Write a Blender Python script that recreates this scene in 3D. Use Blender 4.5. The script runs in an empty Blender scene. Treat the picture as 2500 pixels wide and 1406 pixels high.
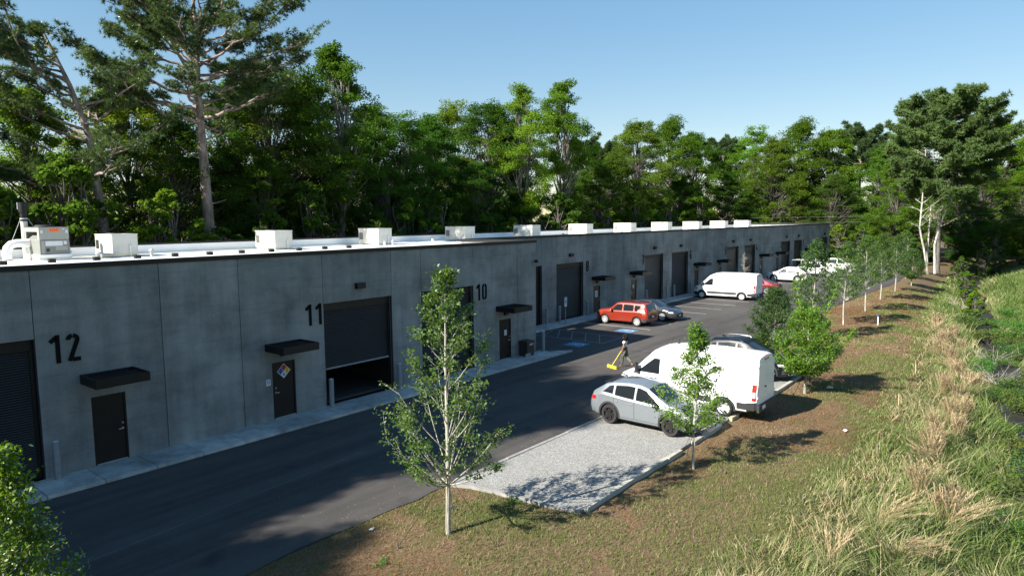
import bpy, math, random
import numpy as np
from mathutils import Vector, Matrix

R = math.radians
scene = bpy.context.scene
col = scene.collection

# ------------------------------------------------------------------ camera
cam_d = bpy.data.cameras.new('camera')
cam = bpy.data.objects.new('camera', cam_d)
col.objects.link(cam)
scene.camera = cam
YAW, PITCH, ROLL = R(50.7768), R(5.8924), R(-0.5302)
_F = Vector((math.sin(YAW)*math.cos(PITCH), math.cos(YAW)*math.cos(PITCH), -math.sin(PITCH)))
_r = Vector((math.cos(YAW), -math.sin(YAW), 0)); _u = _r.cross(_F)
_r2 = _r*math.cos(ROLL) + _u*math.sin(ROLL); _u2 = -_r*math.sin(ROLL) + _u*math.cos(ROLL)
_m = Matrix((_r2, _u2, -_F)).transposed().to_4x4()
_m.translation = Vector((0, -22.787, 7.501))
cam.matrix_world = _m
cam_d.sensor_width = 36.0
cam_d.lens = 36.0*1639.37/2500.0
cam_d.clip_start = 0.2
cam_d.clip_end = 3000

# ------------------------------------------------------------------ sky and sun
SUN_EL = R(34.8)
SUN_TRAVEL = R(-18.3)            # heading of the light on the ground, measured from +X
world = bpy.data.worlds.new('World'); scene.world = world; world.use_nodes = True
wn = world.node_tree; wn.nodes.clear()
sky = wn.nodes.new('ShaderNodeTexSky'); sky.sky_type = 'NISHITA'; sky.sun_disc = False
sky.sun_elevation = SUN_EL
# sun stands opposite to its travel heading; Nishita rotation is measured from +Y clockwise
_saz = SUN_TRAVEL + math.pi
sky.sun_rotation = (math.pi/2 - _saz)
sky.altitude = 10; sky.air_density = 1.0; sky.dust_density = 0.05; sky.ozone_density = 0.7
bg = wn.nodes.new('ShaderNodeBackground'); bg.inputs['Strength'].default_value = 0.136
wo = wn.nodes.new('ShaderNodeOutputWorld')
hs = wn.nodes.new('ShaderNodeHueSaturation'); hs.inputs['Saturation'].default_value = 1.95
gm = wn.nodes.new('ShaderNodeGamma'); gm.inputs[1].default_value = 0.48     # one soft tone curve over the whole sky
wn.links.new(sky.outputs[0], gm.inputs[0]); wn.links.new(gm.outputs[0], hs.inputs['Color']); wn.links.new(hs.outputs[0], bg.inputs[0]); wn.links.new(bg.outputs[0], wo.inputs[0])

sun_d = bpy.data.lights.new('sun', 'SUN'); sun_d.energy = 5.0; sun_d.angle = R(0.53)
sun_d.color = (1.0, 0.94, 0.84)
sun = bpy.data.objects.new('sun', sun_d); col.objects.link(sun)
_dir = Vector((math.cos(SUN_EL)*math.cos(SUN_TRAVEL), math.cos(SUN_EL)*math.sin(SUN_TRAVEL), -math.sin(SUN_EL)))
sun.rotation_euler = _dir.to_track_quat('-Z', 'Y').to_euler()
sun.location = (-60, 20, 50)

vs = scene.view_settings
vs.view_transform = 'Standard'; vs.look = 'None'; vs.exposure = 1.42; vs.gamma = 1.0
vs.use_curve_mapping = False
scene.cycles.max_bounces = 6; scene.cycles.diffuse_bounces = 3; scene.cycles.glossy_bounces = 3
scene.cycles.transmission_bounces = 5; scene.cycles.transparent_max_bounces = 8
scene.cycles.use_denoising = True
scene.cycles.sample_clamp_indirect = 6.0

# ------------------------------------------------------------------ helpers
def tag(o, label=None, cat=None, group=None, kind=None):
    if label: o['label'] = label
    if cat: o['category'] = cat
    if group: o['group'] = group
    if kind: o['kind'] = kind
    return o

def empty(name, loc=(0, 0, 0), rz=0.0, label=None, cat=None, group=None):
    o = bpy.data.objects.new(name, None); col.objects.link(o)
    o.location = loc; o.rotation_euler = (0, 0, rz); o.empty_display_size = 0.2
    return tag(o, label, cat, group)

def link(name, me, mat=None, parent=None, loc=None):
    if mat is not None and len(me.materials) == 0:
        for m_ in (mat if isinstance(mat, (list, tuple)) else [mat]): me.materials.append(m_)
    o = bpy.data.objects.new(name, me); col.objects.link(o)
    if parent is not None: o.parent = parent
    if loc is not None: o.location = loc
    return o

def copy_tree(o, parent=None):
    c = o.copy(); col.objects.link(c)
    if parent is not None: c.parent = parent
    for ch in [k for k in o.children]: copy_tree(ch, c)
    return c

def smooth_by_angle(me, ang=40):
    me.polygons.foreach_set('use_smooth', np.ones(len(me.polygons), bool))
    bm_ = None
    import bmesh
    bm_ = bmesh.new(); bm_.from_mesh(me)
    a = R(ang)
    for e in bm_.edges:
        e.smooth = not (len(e.link_faces) == 2 and e.calc_face_angle(0) > a)
    bm_.to_mesh(me); bm_.free()

class MB:
    def __init__(s): s.v = []; s.f = []; s.mi = []
    def add(s, vs_, fs, mi=0):
        o = len(s.v); s.v += [tuple(p) for p in vs_]
        s.f += [tuple(o+i for i in f) for f in fs]; s.mi += [mi]*len(fs)
        return s
    def box(s, a, b, mi=0):
        x0, y0, z0 = a; x1, y1, z1 = b
        return s.add([(x0,y0,z0),(x1,y0,z0),(x1,y1,z0),(x0,y1,z0),(x0,y0,z1),(x1,y0,z1),(x1,y1,z1),(x0,y1,z1)],
              [(0,3,2,1),(4,5,6,7),(0,1,5,4),(1,2,6,5),(2,3,7,6),(3,0,4,7)], mi)
    def cbox(s, a, b, c=0.02, mi=0):
        # box with chamfered vertical and top edges
        x0, y0, z0 = a; x1, y1, z1 = b
        pl = [(x0+c,y0),(x1-c,y0),(x1,y0+c),(x1,y1-c),(x1-c,y1),(x0+c,y1),(x0,y1-c),(x0,y0+c)]
        cx, cy = (x0+x1)/2, (y0+y1)/2
        ins = [(x+(-c if x > cx else c)*0.8, y+(-c if y > cy else c)*0.8) for x, y in pl]
        V = [(x,y,z0) for x,y in pl]+[(x,y,z1-c) for x,y in pl]+[(x,y,z1) for x,y in ins]
        F = [tuple(range(7,-1,-1)), tuple(range(16,24))]
        for k in range(8):
            j = (k+1) % 8
            F += [(k,j,8+j,8+k),(8+k,8+j,16+j,16+k)]
        return s.add(V, F, mi)
    def prism(s, poly, z0, z1, mi=0):
        n = len(poly)
        V = [(x,y,z0) for x,y in poly]+[(x,y,z1) for x,y in poly]
        F = [tuple(range(n-1,-1,-1)), tuple(range(n,2*n))]+[(i,(i+1)%n,n+(i+1)%n,n+i) for i in range(n)]
        return s.add(V, F, mi)
    def tube(s, pts, rad, n=8, cap=True, mi=0):
        pts = [Vector(p) for p in pts]
        if not isinstance(rad, (list, tuple, np.ndarray)): rad = [rad]*len(pts)
        V = []; F = []
        a = None
        for i, p in enumerate(pts):
            t = (pts[min(i+1, len(pts)-1)]-pts[max(i-1, 0)])
            if t.length < 1e-9: t = Vector((0,0,1))
            t.normalize()
            if a is None: a = t.cross(Vector((1,0,0)) if abs(t.x) < 0.8 else Vector((0,1,0)))
            a = a - t*a.dot(t)
            if a.length < 1e-6: a = t.cross(Vector((0,1,0.01)))
            a.normalize(); b = t.cross(a)
            for k in range(n):
                an = 2*math.pi*k/n
                V.append(p+(a*math.cos(an)+b*math.sin(an))*rad[i])
        for i in range(len(pts)-1):
            for k in range(n):
                j = (k+1) % n
                F.append((i*n+k, i*n+j, (i+1)*n+j, (i+1)*n+k))
        if cap:
            F.append(tuple(range(n-1,-1,-1))); F.append(tuple((len(pts)-1)*n+k for k in range(n)))
        return s.add(V, F, mi)
    def lathe(s, prof, n=24, origin=(0,0,0), axis='z', mi=0, close=False):
        V = []; F = []; m = len(prof)
        ox, oy, oz = origin
        for i in range(n):
            a = 2*math.pi*i/n; c, sn = math.cos(a), math.sin(a)
            for r_, h in prof:
                if axis == 'z': V.append((ox+r_*c, oy+r_*sn, oz+h))
                elif axis == 'y': V.append((ox+r_*c, oy+h, oz-r_*sn))
                else: V.append((ox+h, oy+r_*c, oz+r_*sn))
        for i in range(n):
            j = (i+1) % n
            for k in range(m-1):
                F.append((i*m+k, j*m+k, j*m+k+1, i*m+k+1))
            if close: F.append((i*m+m-1, j*m+m-1, j*m, i*m))
        return s.add(V, F, mi)
    def mesh(s, name):
        me = bpy.data.meshes.new(name); me.from_pydata(s.v, [], s.f); 
        if any(s.mi): me.polygons.foreach_set('material_index', s.mi)
        me.update(); return me
    def build(s, name, mat, parent=None, smooth=None, loc=None):
        me = s.mesh(name)
        if smooth: smooth_by_angle(me, smooth)
        return link(name, me, mat, parent, loc)

# ------------------------------------------------------------------ materials
MATS = {}
def new_mat(name):
    m = bpy.data.materials.new(name); m.use_nodes = True
    nt = m.node_tree; nt.nodes.clear()
    out = nt.nodes.new('ShaderNodeOutputMaterial')
    MATS[name] = m
    return m, nt, out

def N(nt, t, **kw):
    n = nt.nodes.new(t)
    for k, v in kw.items():
        if k in n.inputs: n.inputs[k].default_value = v
        else: setattr(n, k, v)
    return n

def ramp(nt, fac, stops):
    r_ = nt.nodes.new('ShaderNodeValToRGB')
    el = r_.color_ramp.elements
    while len(el) < len(stops): el.new(0.5)
    for e, (p, c) in zip(el, stops):
        e.position = p; e.color = (c[0], c[1], c[2], 1) if len(c) == 3 else c
    nt.links.new(fac, r_.inputs[0]); return r_.outputs[0]

def noise(nt, vec, scale, detail=4, rough=0.55, stretch=None):
    n = N(nt, 'ShaderNodeTexNoise'); n.inputs['Scale'].default_value = scale
    n.inputs['Detail'].default_value = detail; n.inputs['Roughness'].default_value = rough
    if stretch is not None:
        mp = N(nt, 'ShaderNodeMapping'); mp.inputs['Scale'].default_value = stretch
        nt.links.new(vec, mp.inputs[0]); vec = mp.outputs[0]
    nt.links.new(vec, n.inputs['Vector']); return n.outputs[0]

def pos(nt): return N(nt, 'ShaderNodeNewGeometry').outputs['Position']
def ocoord(nt): return N(nt, 'ShaderNodeTexCoord').outputs['Object']

def mixc(nt, fac, a, b, mode='MIX'):
    m = N(nt, 'ShaderNodeMix', data_type='RGBA', blend_type=mode)
    for sock, v in ((m.inputs[0], fac), (m.inputs[6], a), (m.inputs[7], b)):
        if hasattr(v, 'is_linked') or hasattr(v, 'links'): nt.links.new(v, sock)
        elif isinstance(v, (int, float)): sock.default_value = v
        else: sock.default_value = (v[0], v[1], v[2], 1)
    return m.outputs[2]

def plain(name, c, rough=0.6, metal=0.0, coat=0.0, var=0.12, vscale=3.0, spec=0.5, bump=0.0, bscale=60, space='obj'):
    m, nt, out = new_mat(name)
    p = N(nt, 'ShaderNodeBsdfPrincipled')
    p.inputs['Roughness'].default_value = rough; p.inputs['Metallic'].default_value = metal
    p.inputs['Coat Weight'].default_value = coat; p.inputs['Coat Roughness'].default_value = 0.06
    p.inputs['Specular IOR Level'].default_value = spec
    vec = ocoord(nt) if space == 'obj' else pos(nt)
    n = noise(nt, vec, vscale, 5)
    c0 = tuple(max(0, x*(1-var)) for x in c); c1 = tuple(min(1, x*(1+var)) for x in c)
    nt.links.new(ramp(nt, n, [(0.3, c0), (0.7, c1)]), p.inputs['Base Color'])
    if bump:
        b = N(nt, 'ShaderNodeBump'); b.inputs['Strength'].default_value = bump; b.inputs['Distance'].default_value = 0.01
        nt.links.new(noise(nt, vec, bscale, 3), b.inputs['Height']); nt.links.new(b.outputs[0], p.inputs['Normal'])
    nt.links.new(p.outputs[0], out.inputs[0])
    return m

def m_concrete(name, c, streak=True, joints=True):
    m, nt, out = new_mat(name); P = pos(nt)
    p = N(nt, 'ShaderNodeBsdfPrincipled', Roughness=0.85)
    big = noise(nt, P, 0.55, 6, 0.6)
    ver = noise(nt, P, 1.0, 6, 0.65, (2.2, 2.2, 0.22))
    hor = noise(nt, P, 1.0, 5, 0.7, (0.35, 0.35, 2.6))
    fine = noise(nt, P, 14, 5, 0.7)
    a = ramp(nt, big, [(0.33, [x*0.66 for x in c]), (0.5, c), (0.68, [x*1.28 for x in c])])
    oi = N(nt, 'ShaderNodeObjectInfo')
    a = mixc(nt, 1.0, a, ramp(nt, oi.outputs['Random'], [(0, (0.84, 0.85, 0.86)), (1, (1.12, 1.11, 1.1))]), 'MULTIPLY')
    b = mixc(nt, 0.6, a, ramp(nt, ver, [(0.35, (0.62, 0.64, 0.66)), (0.55, (0.95, 0.95, 0.95)), (0.75, (1.12, 1.1, 1.08))]), 'MULTIPLY')
    b = mixc(nt, 0.5, b, ramp(nt, hor, [(0.36, (0.66, 0.66, 0.68)), (0.5, (1, 1, 1)), (0.75, (1.06, 1.06, 1.04))]), 'MULTIPLY')
    b = mixc(nt, 0.5, b, ramp(nt, fine, [(0.3, (0.75, 0.75, 0.75)), (0.7, (1.15, 1.15, 1.15))]), 'MULTIPLY')
    nt.links.new(b, p.inputs['Base Color'])
    bp = N(nt, 'ShaderNodeBump'); bp.inputs['Strength'].default_value = 0.25; bp.inputs['Distance'].default_value = 0.01
    nt.links.new(fine, bp.inputs['Height']); nt.links.new(bp.outputs[0], p.inputs['Normal'])
    nt.links.new(p.outputs[0], out.inputs[0]); return m

def m_leaf(name, c, trans=0.45, var=0.35, gloss=0.12, tint=True, tc=None):
    """leaf: diffuse + translucent, hue varied leaf by leaf (attribute 'shade') and tree by tree (object colour)"""
    m, nt, out = new_mat(name)
    at_ = N(nt, 'ShaderNodeAttribute', attribute_name='shade')
    base = ramp(nt, at_.outputs['Fac'], [(0.0, [x*(1-var) for x in c]), (0.5, c), (1.0, [c[0]*(1+var*1.25), c[1]*(1+var), c[2]*(1+var*0.4)])])
    if tint:
        oi = N(nt, 'ShaderNodeObjectInfo')
        base = mixc(nt, 1.0, base, oi.outputs['Color'], 'MULTIPLY')
    d = N(nt, 'ShaderNodeBsdfDiffuse'); t = N(nt, 'ShaderNodeBsdfTranslucent'); g = N(nt, 'ShaderNodeBsdfGlossy', Roughness=0.38)
    g.inputs['Color'].default_value = (0.8, 0.85, 0.8, 1)
    tcol = mixc(nt, 1.0, base, tc or (1.5, 1.45, 0.55), 'MULTIPLY')
    nt.links.new(base, d.inputs[0]); nt.links.new(tcol, t.inputs[0])
    a = N(nt, 'ShaderNodeMixShader'); a.inputs[0].default_value = trans
    nt.links.new(d.outputs[0], a.inputs[1]); nt.links.new(t.outputs[0], a.inputs[2])
    fr = N(nt, 'ShaderNodeFresnel', IOR=1.4)
    mu = N(nt, 'ShaderNodeMath', operation='MULTIPLY'); mu.inputs[1].default_value = gloss*3
    nt.links.new(fr.outputs[0], mu.inputs[0])
    if not gloss:
        nt.links.new(a.outputs[0], out.inputs[0]); return m
    b = N(nt, 'ShaderNodeMixShader'); nt.links.new(mu.outputs[0], b.inputs[0])
    nt.links.new(a.outputs[0], b.inputs[1]); nt.links.new(g.outputs[0], b.inputs[2])
    nt.links.new(b.outputs[0], out.inputs[0]); return m

def m_bark(name, c0, c1, scale=5, stretch=(1, 1, 0.25)):
    m, nt, out = new_mat(name); P = ocoord(nt)
    p = N(nt, 'ShaderNodeBsdfPrincipled', Roughness=0.9)
    n = noise(nt, P, scale, 6, 0.65, stretch)
    nt.links.new(ramp(nt, n, [(0.35, c0), (0.65, c1)]), p.inputs['Base Color'])
    b = N(nt, 'ShaderNodeBump'); b.inputs['Strength'].default_value = 0.6; b.inputs['Distance'].default_value = 0.04
    nt.links.new(n, b.inputs['Height']); nt.links.new(b.outputs[0], p.inputs['Normal'])
    nt.links.new(p.outputs[0], out.inputs[0]); return m

m_concrete('wall_concrete', (0.218, 0.230, 0.230))
m_concrete('walk_concrete', (0.40, 0.40, 0.385))
plain('roof_white', (0.80, 0.80, 0.78), 0.55, var=0.06, vscale=0.6, space='w')
plain('coping_black', (0.010, 0.010, 0.011), 0.5, spec=0.3)
plain('black_steel', (0.007, 0.007, 0.008), 0.5, spec=0.3)
plain('sealant', (0.02, 0.02, 0.022), 0.8)
plain('door_paint', (0.010, 0.008, 0.007), 0.5, var=0.2, spec=0.3)
plain('curtain_dark', (0.016, 0.014, 0.013), 0.36, metal=0.2, var=0.2, vscale=1.0)
plain('number_paint', (0.006, 0.006, 0.006), 0.8, spec=0.1)
plain('galv', (0.42, 0.44, 0.46), 0.5, metal=0.3, var=0.15)
plain('bollard_grey', (0.20, 0.22, 0.24), 0.6, var=0.15, vscale=6)
plain('rtu_cream', (0.56, 0.55, 0.50), 0.5, var=0.05)
plain('rtu_grey', (0.17, 0.18, 0.165), 0.5, var=0.06)
plain('rtu_light', (0.27, 0.28, 0.255), 0.5, var=0.06)
plain('pvc_white', (0.78, 0.78, 0.78), 0.45, var=0.05)
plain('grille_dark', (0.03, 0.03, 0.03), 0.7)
plain('orange_label', (0.75, 0.16, 0.02), 0.6)
plain('gas_yellow', (0.30, 0.27, 0.12), 0.5)
plain('paper_white', (0.55, 0.56, 0.58), 0.8, var=0.05)
plain('metal_handle', (0.55, 0.55, 0.55), 0.3, metal=0.9)
plain('sign_blue', (0.02, 0.10, 0.45), 0.5)
plain('sign_red', (0.40, 0.03, 0.02), 0.5)
plain('sign_yellow', (0.55, 0.50, 0.03), 0.5)
plain('bin_brown', (0.025, 0.018, 0.016), 0.5)
plain('cinder', (0.25, 0.25, 0.24), 0.9)
plain('timber_white', (0.36, 0.345, 0.30), 0.8, var=0.25, vscale=2.0, bump=0.3, bscale=30)
plain('timber_pale', (0.42, 0.38, 0.26), 0.85, var=0.2, vscale=3.0)
plain('kerb_grey', (0.24, 0.235, 0.225), 0.9, var=0.25, vscale=4.0, space='w')
m_bark('bark_young', (0.20, 0.185, 0.15), (0.44, 0.42, 0.36), 9)
m_bark('bark_pine', (0.10, 0.075, 0.06), (0.32, 0.26, 0.22), 4)
m_bark('bark_dark', (0.045, 0.04, 0.035), (0.14, 0.125, 0.11), 4)
m_bark('bark_pale', (0.07, 0.065, 0.055), (0.24, 0.225, 0.195), 3, (1, 1, 0.5))
m_bark('bark_white', (0.22, 0.21, 0.18), (0.52, 0.50, 0.45), 3, (1, 1, 0.5))
m_leaf('leaf_forest', (0.072, 0.138, 0.026), 0.48, gloss=0)
m_leaf('leaf_pine', (0.070, 0.112, 0.046), 0.35, var=0.35, gloss=0.02)
m_leaf('leaf_young', (0.075, 0.140, 0.022), 0.45, gloss=0.06)
m_leaf('leaf_bright', (0.110, 0.200, 0.022), 0.45, gloss=0.07)

# ================================================================== ground
rng = np.random.default_rng(7)
def vnoise(x, y, s, seed=0):
    # smooth value noise for terrain and scatter masks
    x = np.asarray(x, float)/s; y = np.asarray(y, float)/s
    xi = np.floor(x).astype(int); yi = np.floor(y).astype(int); fx = x-xi; fy = y-yi
    fx = fx*fx*(3-2*fx); fy = fy*fy*(3-2*fy)
    def h(a, b):
        n = (a*374761393 + b*668265263 + seed*974711) & 0x7fffffff
        n = ((n ^ (n >> 13))*1274126177) & 0x7fffffff
        return ((n ^ (n >> 16)) & 0xffff)/65535.0
    return (h(xi,yi)*(1-fx)*(1-fy)+h(xi+1,yi)*fx*(1-fy)+h(xi,yi+1)*(1-fx)*fy+h(xi+1,yi+1)*fx*fy)

_dx = np.array([-400, -40, 0, 15, 30, 47, 65, 100, 130, 400.]); _dy = np.array([-26, -26, -25, -24.2, -23, -20.8, -18.6, -14.2, -14.6, -14.6])
def ditch_y(x): return np.interp(x, _dx, _dy)
def ground_z(x, y):
    x = np.asarray(x, float); y = np.asarray(y, float)
    lim = 6.4
    d = np.abs(y-ditch_y(x))
    nearlot = np.clip((-y-9.6)/2.5, 0, 1)
    z = -0.128 - 0.03*nearlot + (0.02+0.08*nearlot)*(vnoise(x, y, 2.5, 3)-0.5) + (0.012+0.038*nearlot)*(vnoise(x, y, 0.7, 5)-0.5)
    k = np.clip((lim-d)/lim, 0, 1); k = k*k*(3-2*k)
    amp = np.where((x > -60) & (x < 150), 1.55, 0.0)
    z = z - amp*k
    # soft shoulder up to the kerbs, flat bed under lot and building
    edge = np.interp(x, [-8, 12.9, 36, 38.0, 41.4, 50, 61.5, 86, 105, 130, 170], [-9.5, -9.5, -9.5, -10.3, -9.9, -8.9, -8.3, -8.7, -7.2, -2.5, 2])
    flat = np.clip((y-edge-0.15)/0.3, 0, 1)*(x < 160)
    z = z*(1-flat) + (-0.34)*flat
    far = np.clip((np.hypot(x-40, y)-230)/200, 0, 1)
    return z*(1-far) + (-0.4)*far

def axis_pts(lo, hi, flo, fhi, step, n_out):
    a = np.arange(flo, fhi+1e-6, step)
    g = np.geomspace(1, 1+hi-fhi, n_out)-1+fhi
    l = flo-(np.geomspace(1, 1+flo-lo, n_out)-1)[::-1]
    return np.concatenate([l[:-1], a, g[1:]])
gx = axis_pts(-900, 1200, -12, 72, 0.5, 34); gy = axis_pts(-900, 1100, -27, -8, 0.35, 30)
X, Y = np.meshgrid(gx, gy); Z = ground_z(X, Y)
nx, ny = len(gx), len(gy)
V = np.stack([X.ravel(), Y.ravel(), Z.ravel()], 1)
ii, jj = np.meshgrid(np.arange(nx-1), np.arange(ny-1)); b0 = (jj*nx+ii).ravel()
Fq = np.stack([b0, b0+1, b0+nx+1, b0+nx], 1)
def np_mesh(name, V, F, mat=None, attr=None, smooth=False):
    me = bpy.data.meshes.new(name)
    k = F.shape[1]
    me.vertices.add(len(V)); me.vertices.foreach_set('co', np.ascontiguousarray(V, np.float32).ravel())
    me.loops.add(F.size); me.loops.foreach_set('vertex_index', np.ascontiguousarray(F, np.int32).ravel())
    me.polygons.add(len(F)); me.polygons.foreach_set('loop_start', np.arange(0, F.size, k, dtype=np.int32))
    me.update(calc_edges=True)
    if attr is not None:
        a = me.attributes.new('shade', 'FLOAT', 'POINT'); a.data.foreach_set('value', np.ascontiguousarray(attr, np.float32))
    if smooth: me.polygons.foreach_set('use_smooth', np.ones(len(F), bool))
    if mat is not None: me.materials.append(mat)
    return me

def m_ground():
    m, nt, out = new_mat('ground_turf'); P = pos(nt)
    p = N(nt, 'ShaderNodeBsdfPrincipled', Roughness=0.95); p.inputs['Specular IOR Level'].default_value = 0.1
    big = noise(nt, P, 0.30, 5, 0.6); mid = noise(nt, P, 1.3, 6, 0.65); fine = noise(nt, P, 24, 5, 0.75)
    straw = noise(nt, P, 9, 6, 0.8, (1.0, 3.2, 1.0))
    brown = ramp(nt, straw, [(0.3, (0.060, 0.042, 0.026)), (0.5, (0.140, 0.096, 0.056)), (0.72, (0.26, 0.20, 0.125))])
    green = ramp(nt, fine, [(0.3, (0.035, 0.050, 0.014)), (0.55, (0.085, 0.105, 0.03)), (0.75, (0.20, 0.19, 0.08))])
    f = mixc(nt, 0.5, big, mid)
    fac = ramp(nt, f, [(0.50, (0, 0, 0)), (0.66, (1, 1, 1))])
    c = mixc(nt, fac, brown, green)
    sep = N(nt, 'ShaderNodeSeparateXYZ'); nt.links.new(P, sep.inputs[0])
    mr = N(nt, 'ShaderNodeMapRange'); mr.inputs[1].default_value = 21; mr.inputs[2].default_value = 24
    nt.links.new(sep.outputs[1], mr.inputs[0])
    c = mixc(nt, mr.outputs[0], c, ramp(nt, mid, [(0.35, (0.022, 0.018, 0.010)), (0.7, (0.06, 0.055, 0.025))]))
    mr2 = N(nt, 'ShaderNodeMapRange'); mr2.inputs[1].default_value = -16.5; mr2.inputs[2].default_value = -18.5
    nt.links.new(sep.outputs[1], mr2.inputs[0])
    c = mixc(nt, mr2.outputs[0], c, green)
    nt.links.new(c, p.inputs['Base Color'])
    b = N(nt, 'ShaderNodeBump'); b.inputs['Strength'].default_value = 0.8; b.inputs['Distance'].default_value = 0.03
    nt.links.new(straw, b.inputs['Height']); nt.links.new(b.outputs[0], p.inputs['Normal'])
    nt.links.new(p.outputs[0], out.inputs[0]); return m
m_ground()
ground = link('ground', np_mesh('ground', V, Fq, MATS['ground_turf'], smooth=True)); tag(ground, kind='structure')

# ================================================================== asphalt lot
def m_asphalt():
    m, nt, out = new_mat('asphalt'); P = pos(nt)
    p = N(nt, 'ShaderNodeBsdfPrincipled', Roughness=0.82); p.inputs['Specular IOR Level'].default_value = 0.12
    big = noise(nt, P, 0.16, 5, 0.6, (0.5, 1.4, 1)); mid = noise(nt, P, 1.1, 6, 0.7); fine = noise(nt, P, 55, 4, 0.8); st = noise(nt, P, 1.0, 5, 0.7, (0.12, 2.2, 1))
    c = ramp(nt, big, [(0.3, (0.058, 0.055, 0.053)), (0.55, (0.078, 0.073, 0.070)), (0.75, (0.098, 0.091, 0.086))])
    c = mixc(nt, 0.55, c, ramp(nt, mid, [(0.35, (0.80, 0.80, 0.80)), (0.7, (1.14, 1.13, 1.12))]), 'MULTIPLY')
    c = mixc(nt, 0.5, c, ramp(nt, st, [(0.4, (0.88, 0.88, 0.88)), (0.72, (1.22, 1.2, 1.18))]), 'MULTIPLY')
    c = mixc(nt, 0.7, c, ramp(nt, fine, [(0.3, (0.6, 0.6, 0.6)), (0.55, (1, 1, 1)), (0.78, (1.7, 1.68, 1.62))]), 'MULTIPLY')
    oil = noise(nt, P, 0.55, 3, 0.5); trk = noise(nt, P, 1.0, 4, 0.6, (0.05, 1.1, 1))
    c = mixc(nt, 0.8, c, ramp(nt, oil, [(0.27, (0.62, 0.62, 0.63)), (0.36, (1, 1, 1))]), 'MULTIPLY')
    c = mixc(nt, 0.7, c, ramp(nt, trk, [(0.36, (0.80, 0.80, 0.81)), (0.5, (1, 1, 1)), (0.68, (1.16, 1.15, 1.13))]), 'MULTIPLY')
    nt.links.new(c, p.inputs['Base Color'])
    b = N(nt, 'ShaderNodeBump'); b.inputs['Strength'].default_value = 0.5; b.inputs['Distance'].default_value = 0.008
    nt.links.new(fine, b.inputs['Height']); nt.links.new(b.outputs[0], p.inputs['Normal'])
    nt.links.new(p.outputs[0], out.inputs[0]); return m
m_asphalt()
LZ = -0.10
def edge_wob(x): return 0.07*math.sin(x*0.9)+0.05*math.sin(x*2.3+1)
near = []
keys = [(-8, -9.5), (12.9, -9.5), (36, -9.5), (38.0, -10.3), (41.4, -9.9), (50, -8.9), (61.5, -8.3), (86, -8.7), (105, -7.2), (130, -2.5), (170, 2)]
kx = [k[0] for k in keys]; ky = [k[1] for k in keys]
for x in np.concatenate([np.arange(-8, 0, 1), np.arange(0, 100, 0.6), np.arange(100, 171, 5)]):
    w_ = edge_wob(x) if (x < 12.6 or x > 36.5) else 0
    near.append((float(x), float(np.interp(x, kx, ky))+w_))
poly = near + [(170, 14), (130, 11), (118, 8.5), (118, 4.0), (29.5, 4.0), (29.5, -1.5), (-8, -1.5)]
mb = MB(); mb.prism(poly, LZ-0.16, LZ)
lot = mb.build('parking_lot', MATS['asphalt']); tag(lot, kind='structure')

plain('paint_white', (0.42, 0.42, 0.40), 0.7, var=0.25, vscale=9.0, space='w')
plain('paint_blue', (0.045, 0.17, 0.32), 0.7, var=0.25, vscale=9.0, space='w')
plain('seam_grey', (0.13, 0.125, 0.12), 0.9, var=0.35, vscale=3.0, space='w')
plain('paint_shaded', (0.15, 0.17, 0.20), 0.8, var=0.3, vscale=9.0, space='w')  # aisle line paint, shade on the lines put into its blue-grey colour
PZ = LZ+0.004
def flat_poly(mb, pts, z, mi=0): mb.add([(x, y, z) for x, y in pts], [tuple(range(len(pts)))], mi)
def strip(mb, a, b, w, z, mi=0):
    ax, ay = a; bx_, by_ = b; L = math.hypot(bx_-ax, by_-ay); nx_, ny_ = -(by_-ay)/L*w/2, (bx_-ax)/L*w/2
    flat_poly(mb, [(ax-nx_, ay-ny_), (bx_-nx_, by_-ny_), (bx_+nx_, by_+ny_), (ax+nx_, ay+ny_)], z, mi)
STALL_X = [40.9, 44.0, 47.1, 50.2, 53.3, 56.4, 59.5, 62.6, 65.7, 68.8, 71.9, 78.5, 81.6, 84.7, 87.8, 90.9, 94.0, 97.1, 100.2]
for x in STALL_X:
    mb = MB(); strip(mb, (x, 3.95), (x, -1.5), 0.105, PZ); mb.build('stall_line', MATS['paint_white'], lot)
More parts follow.
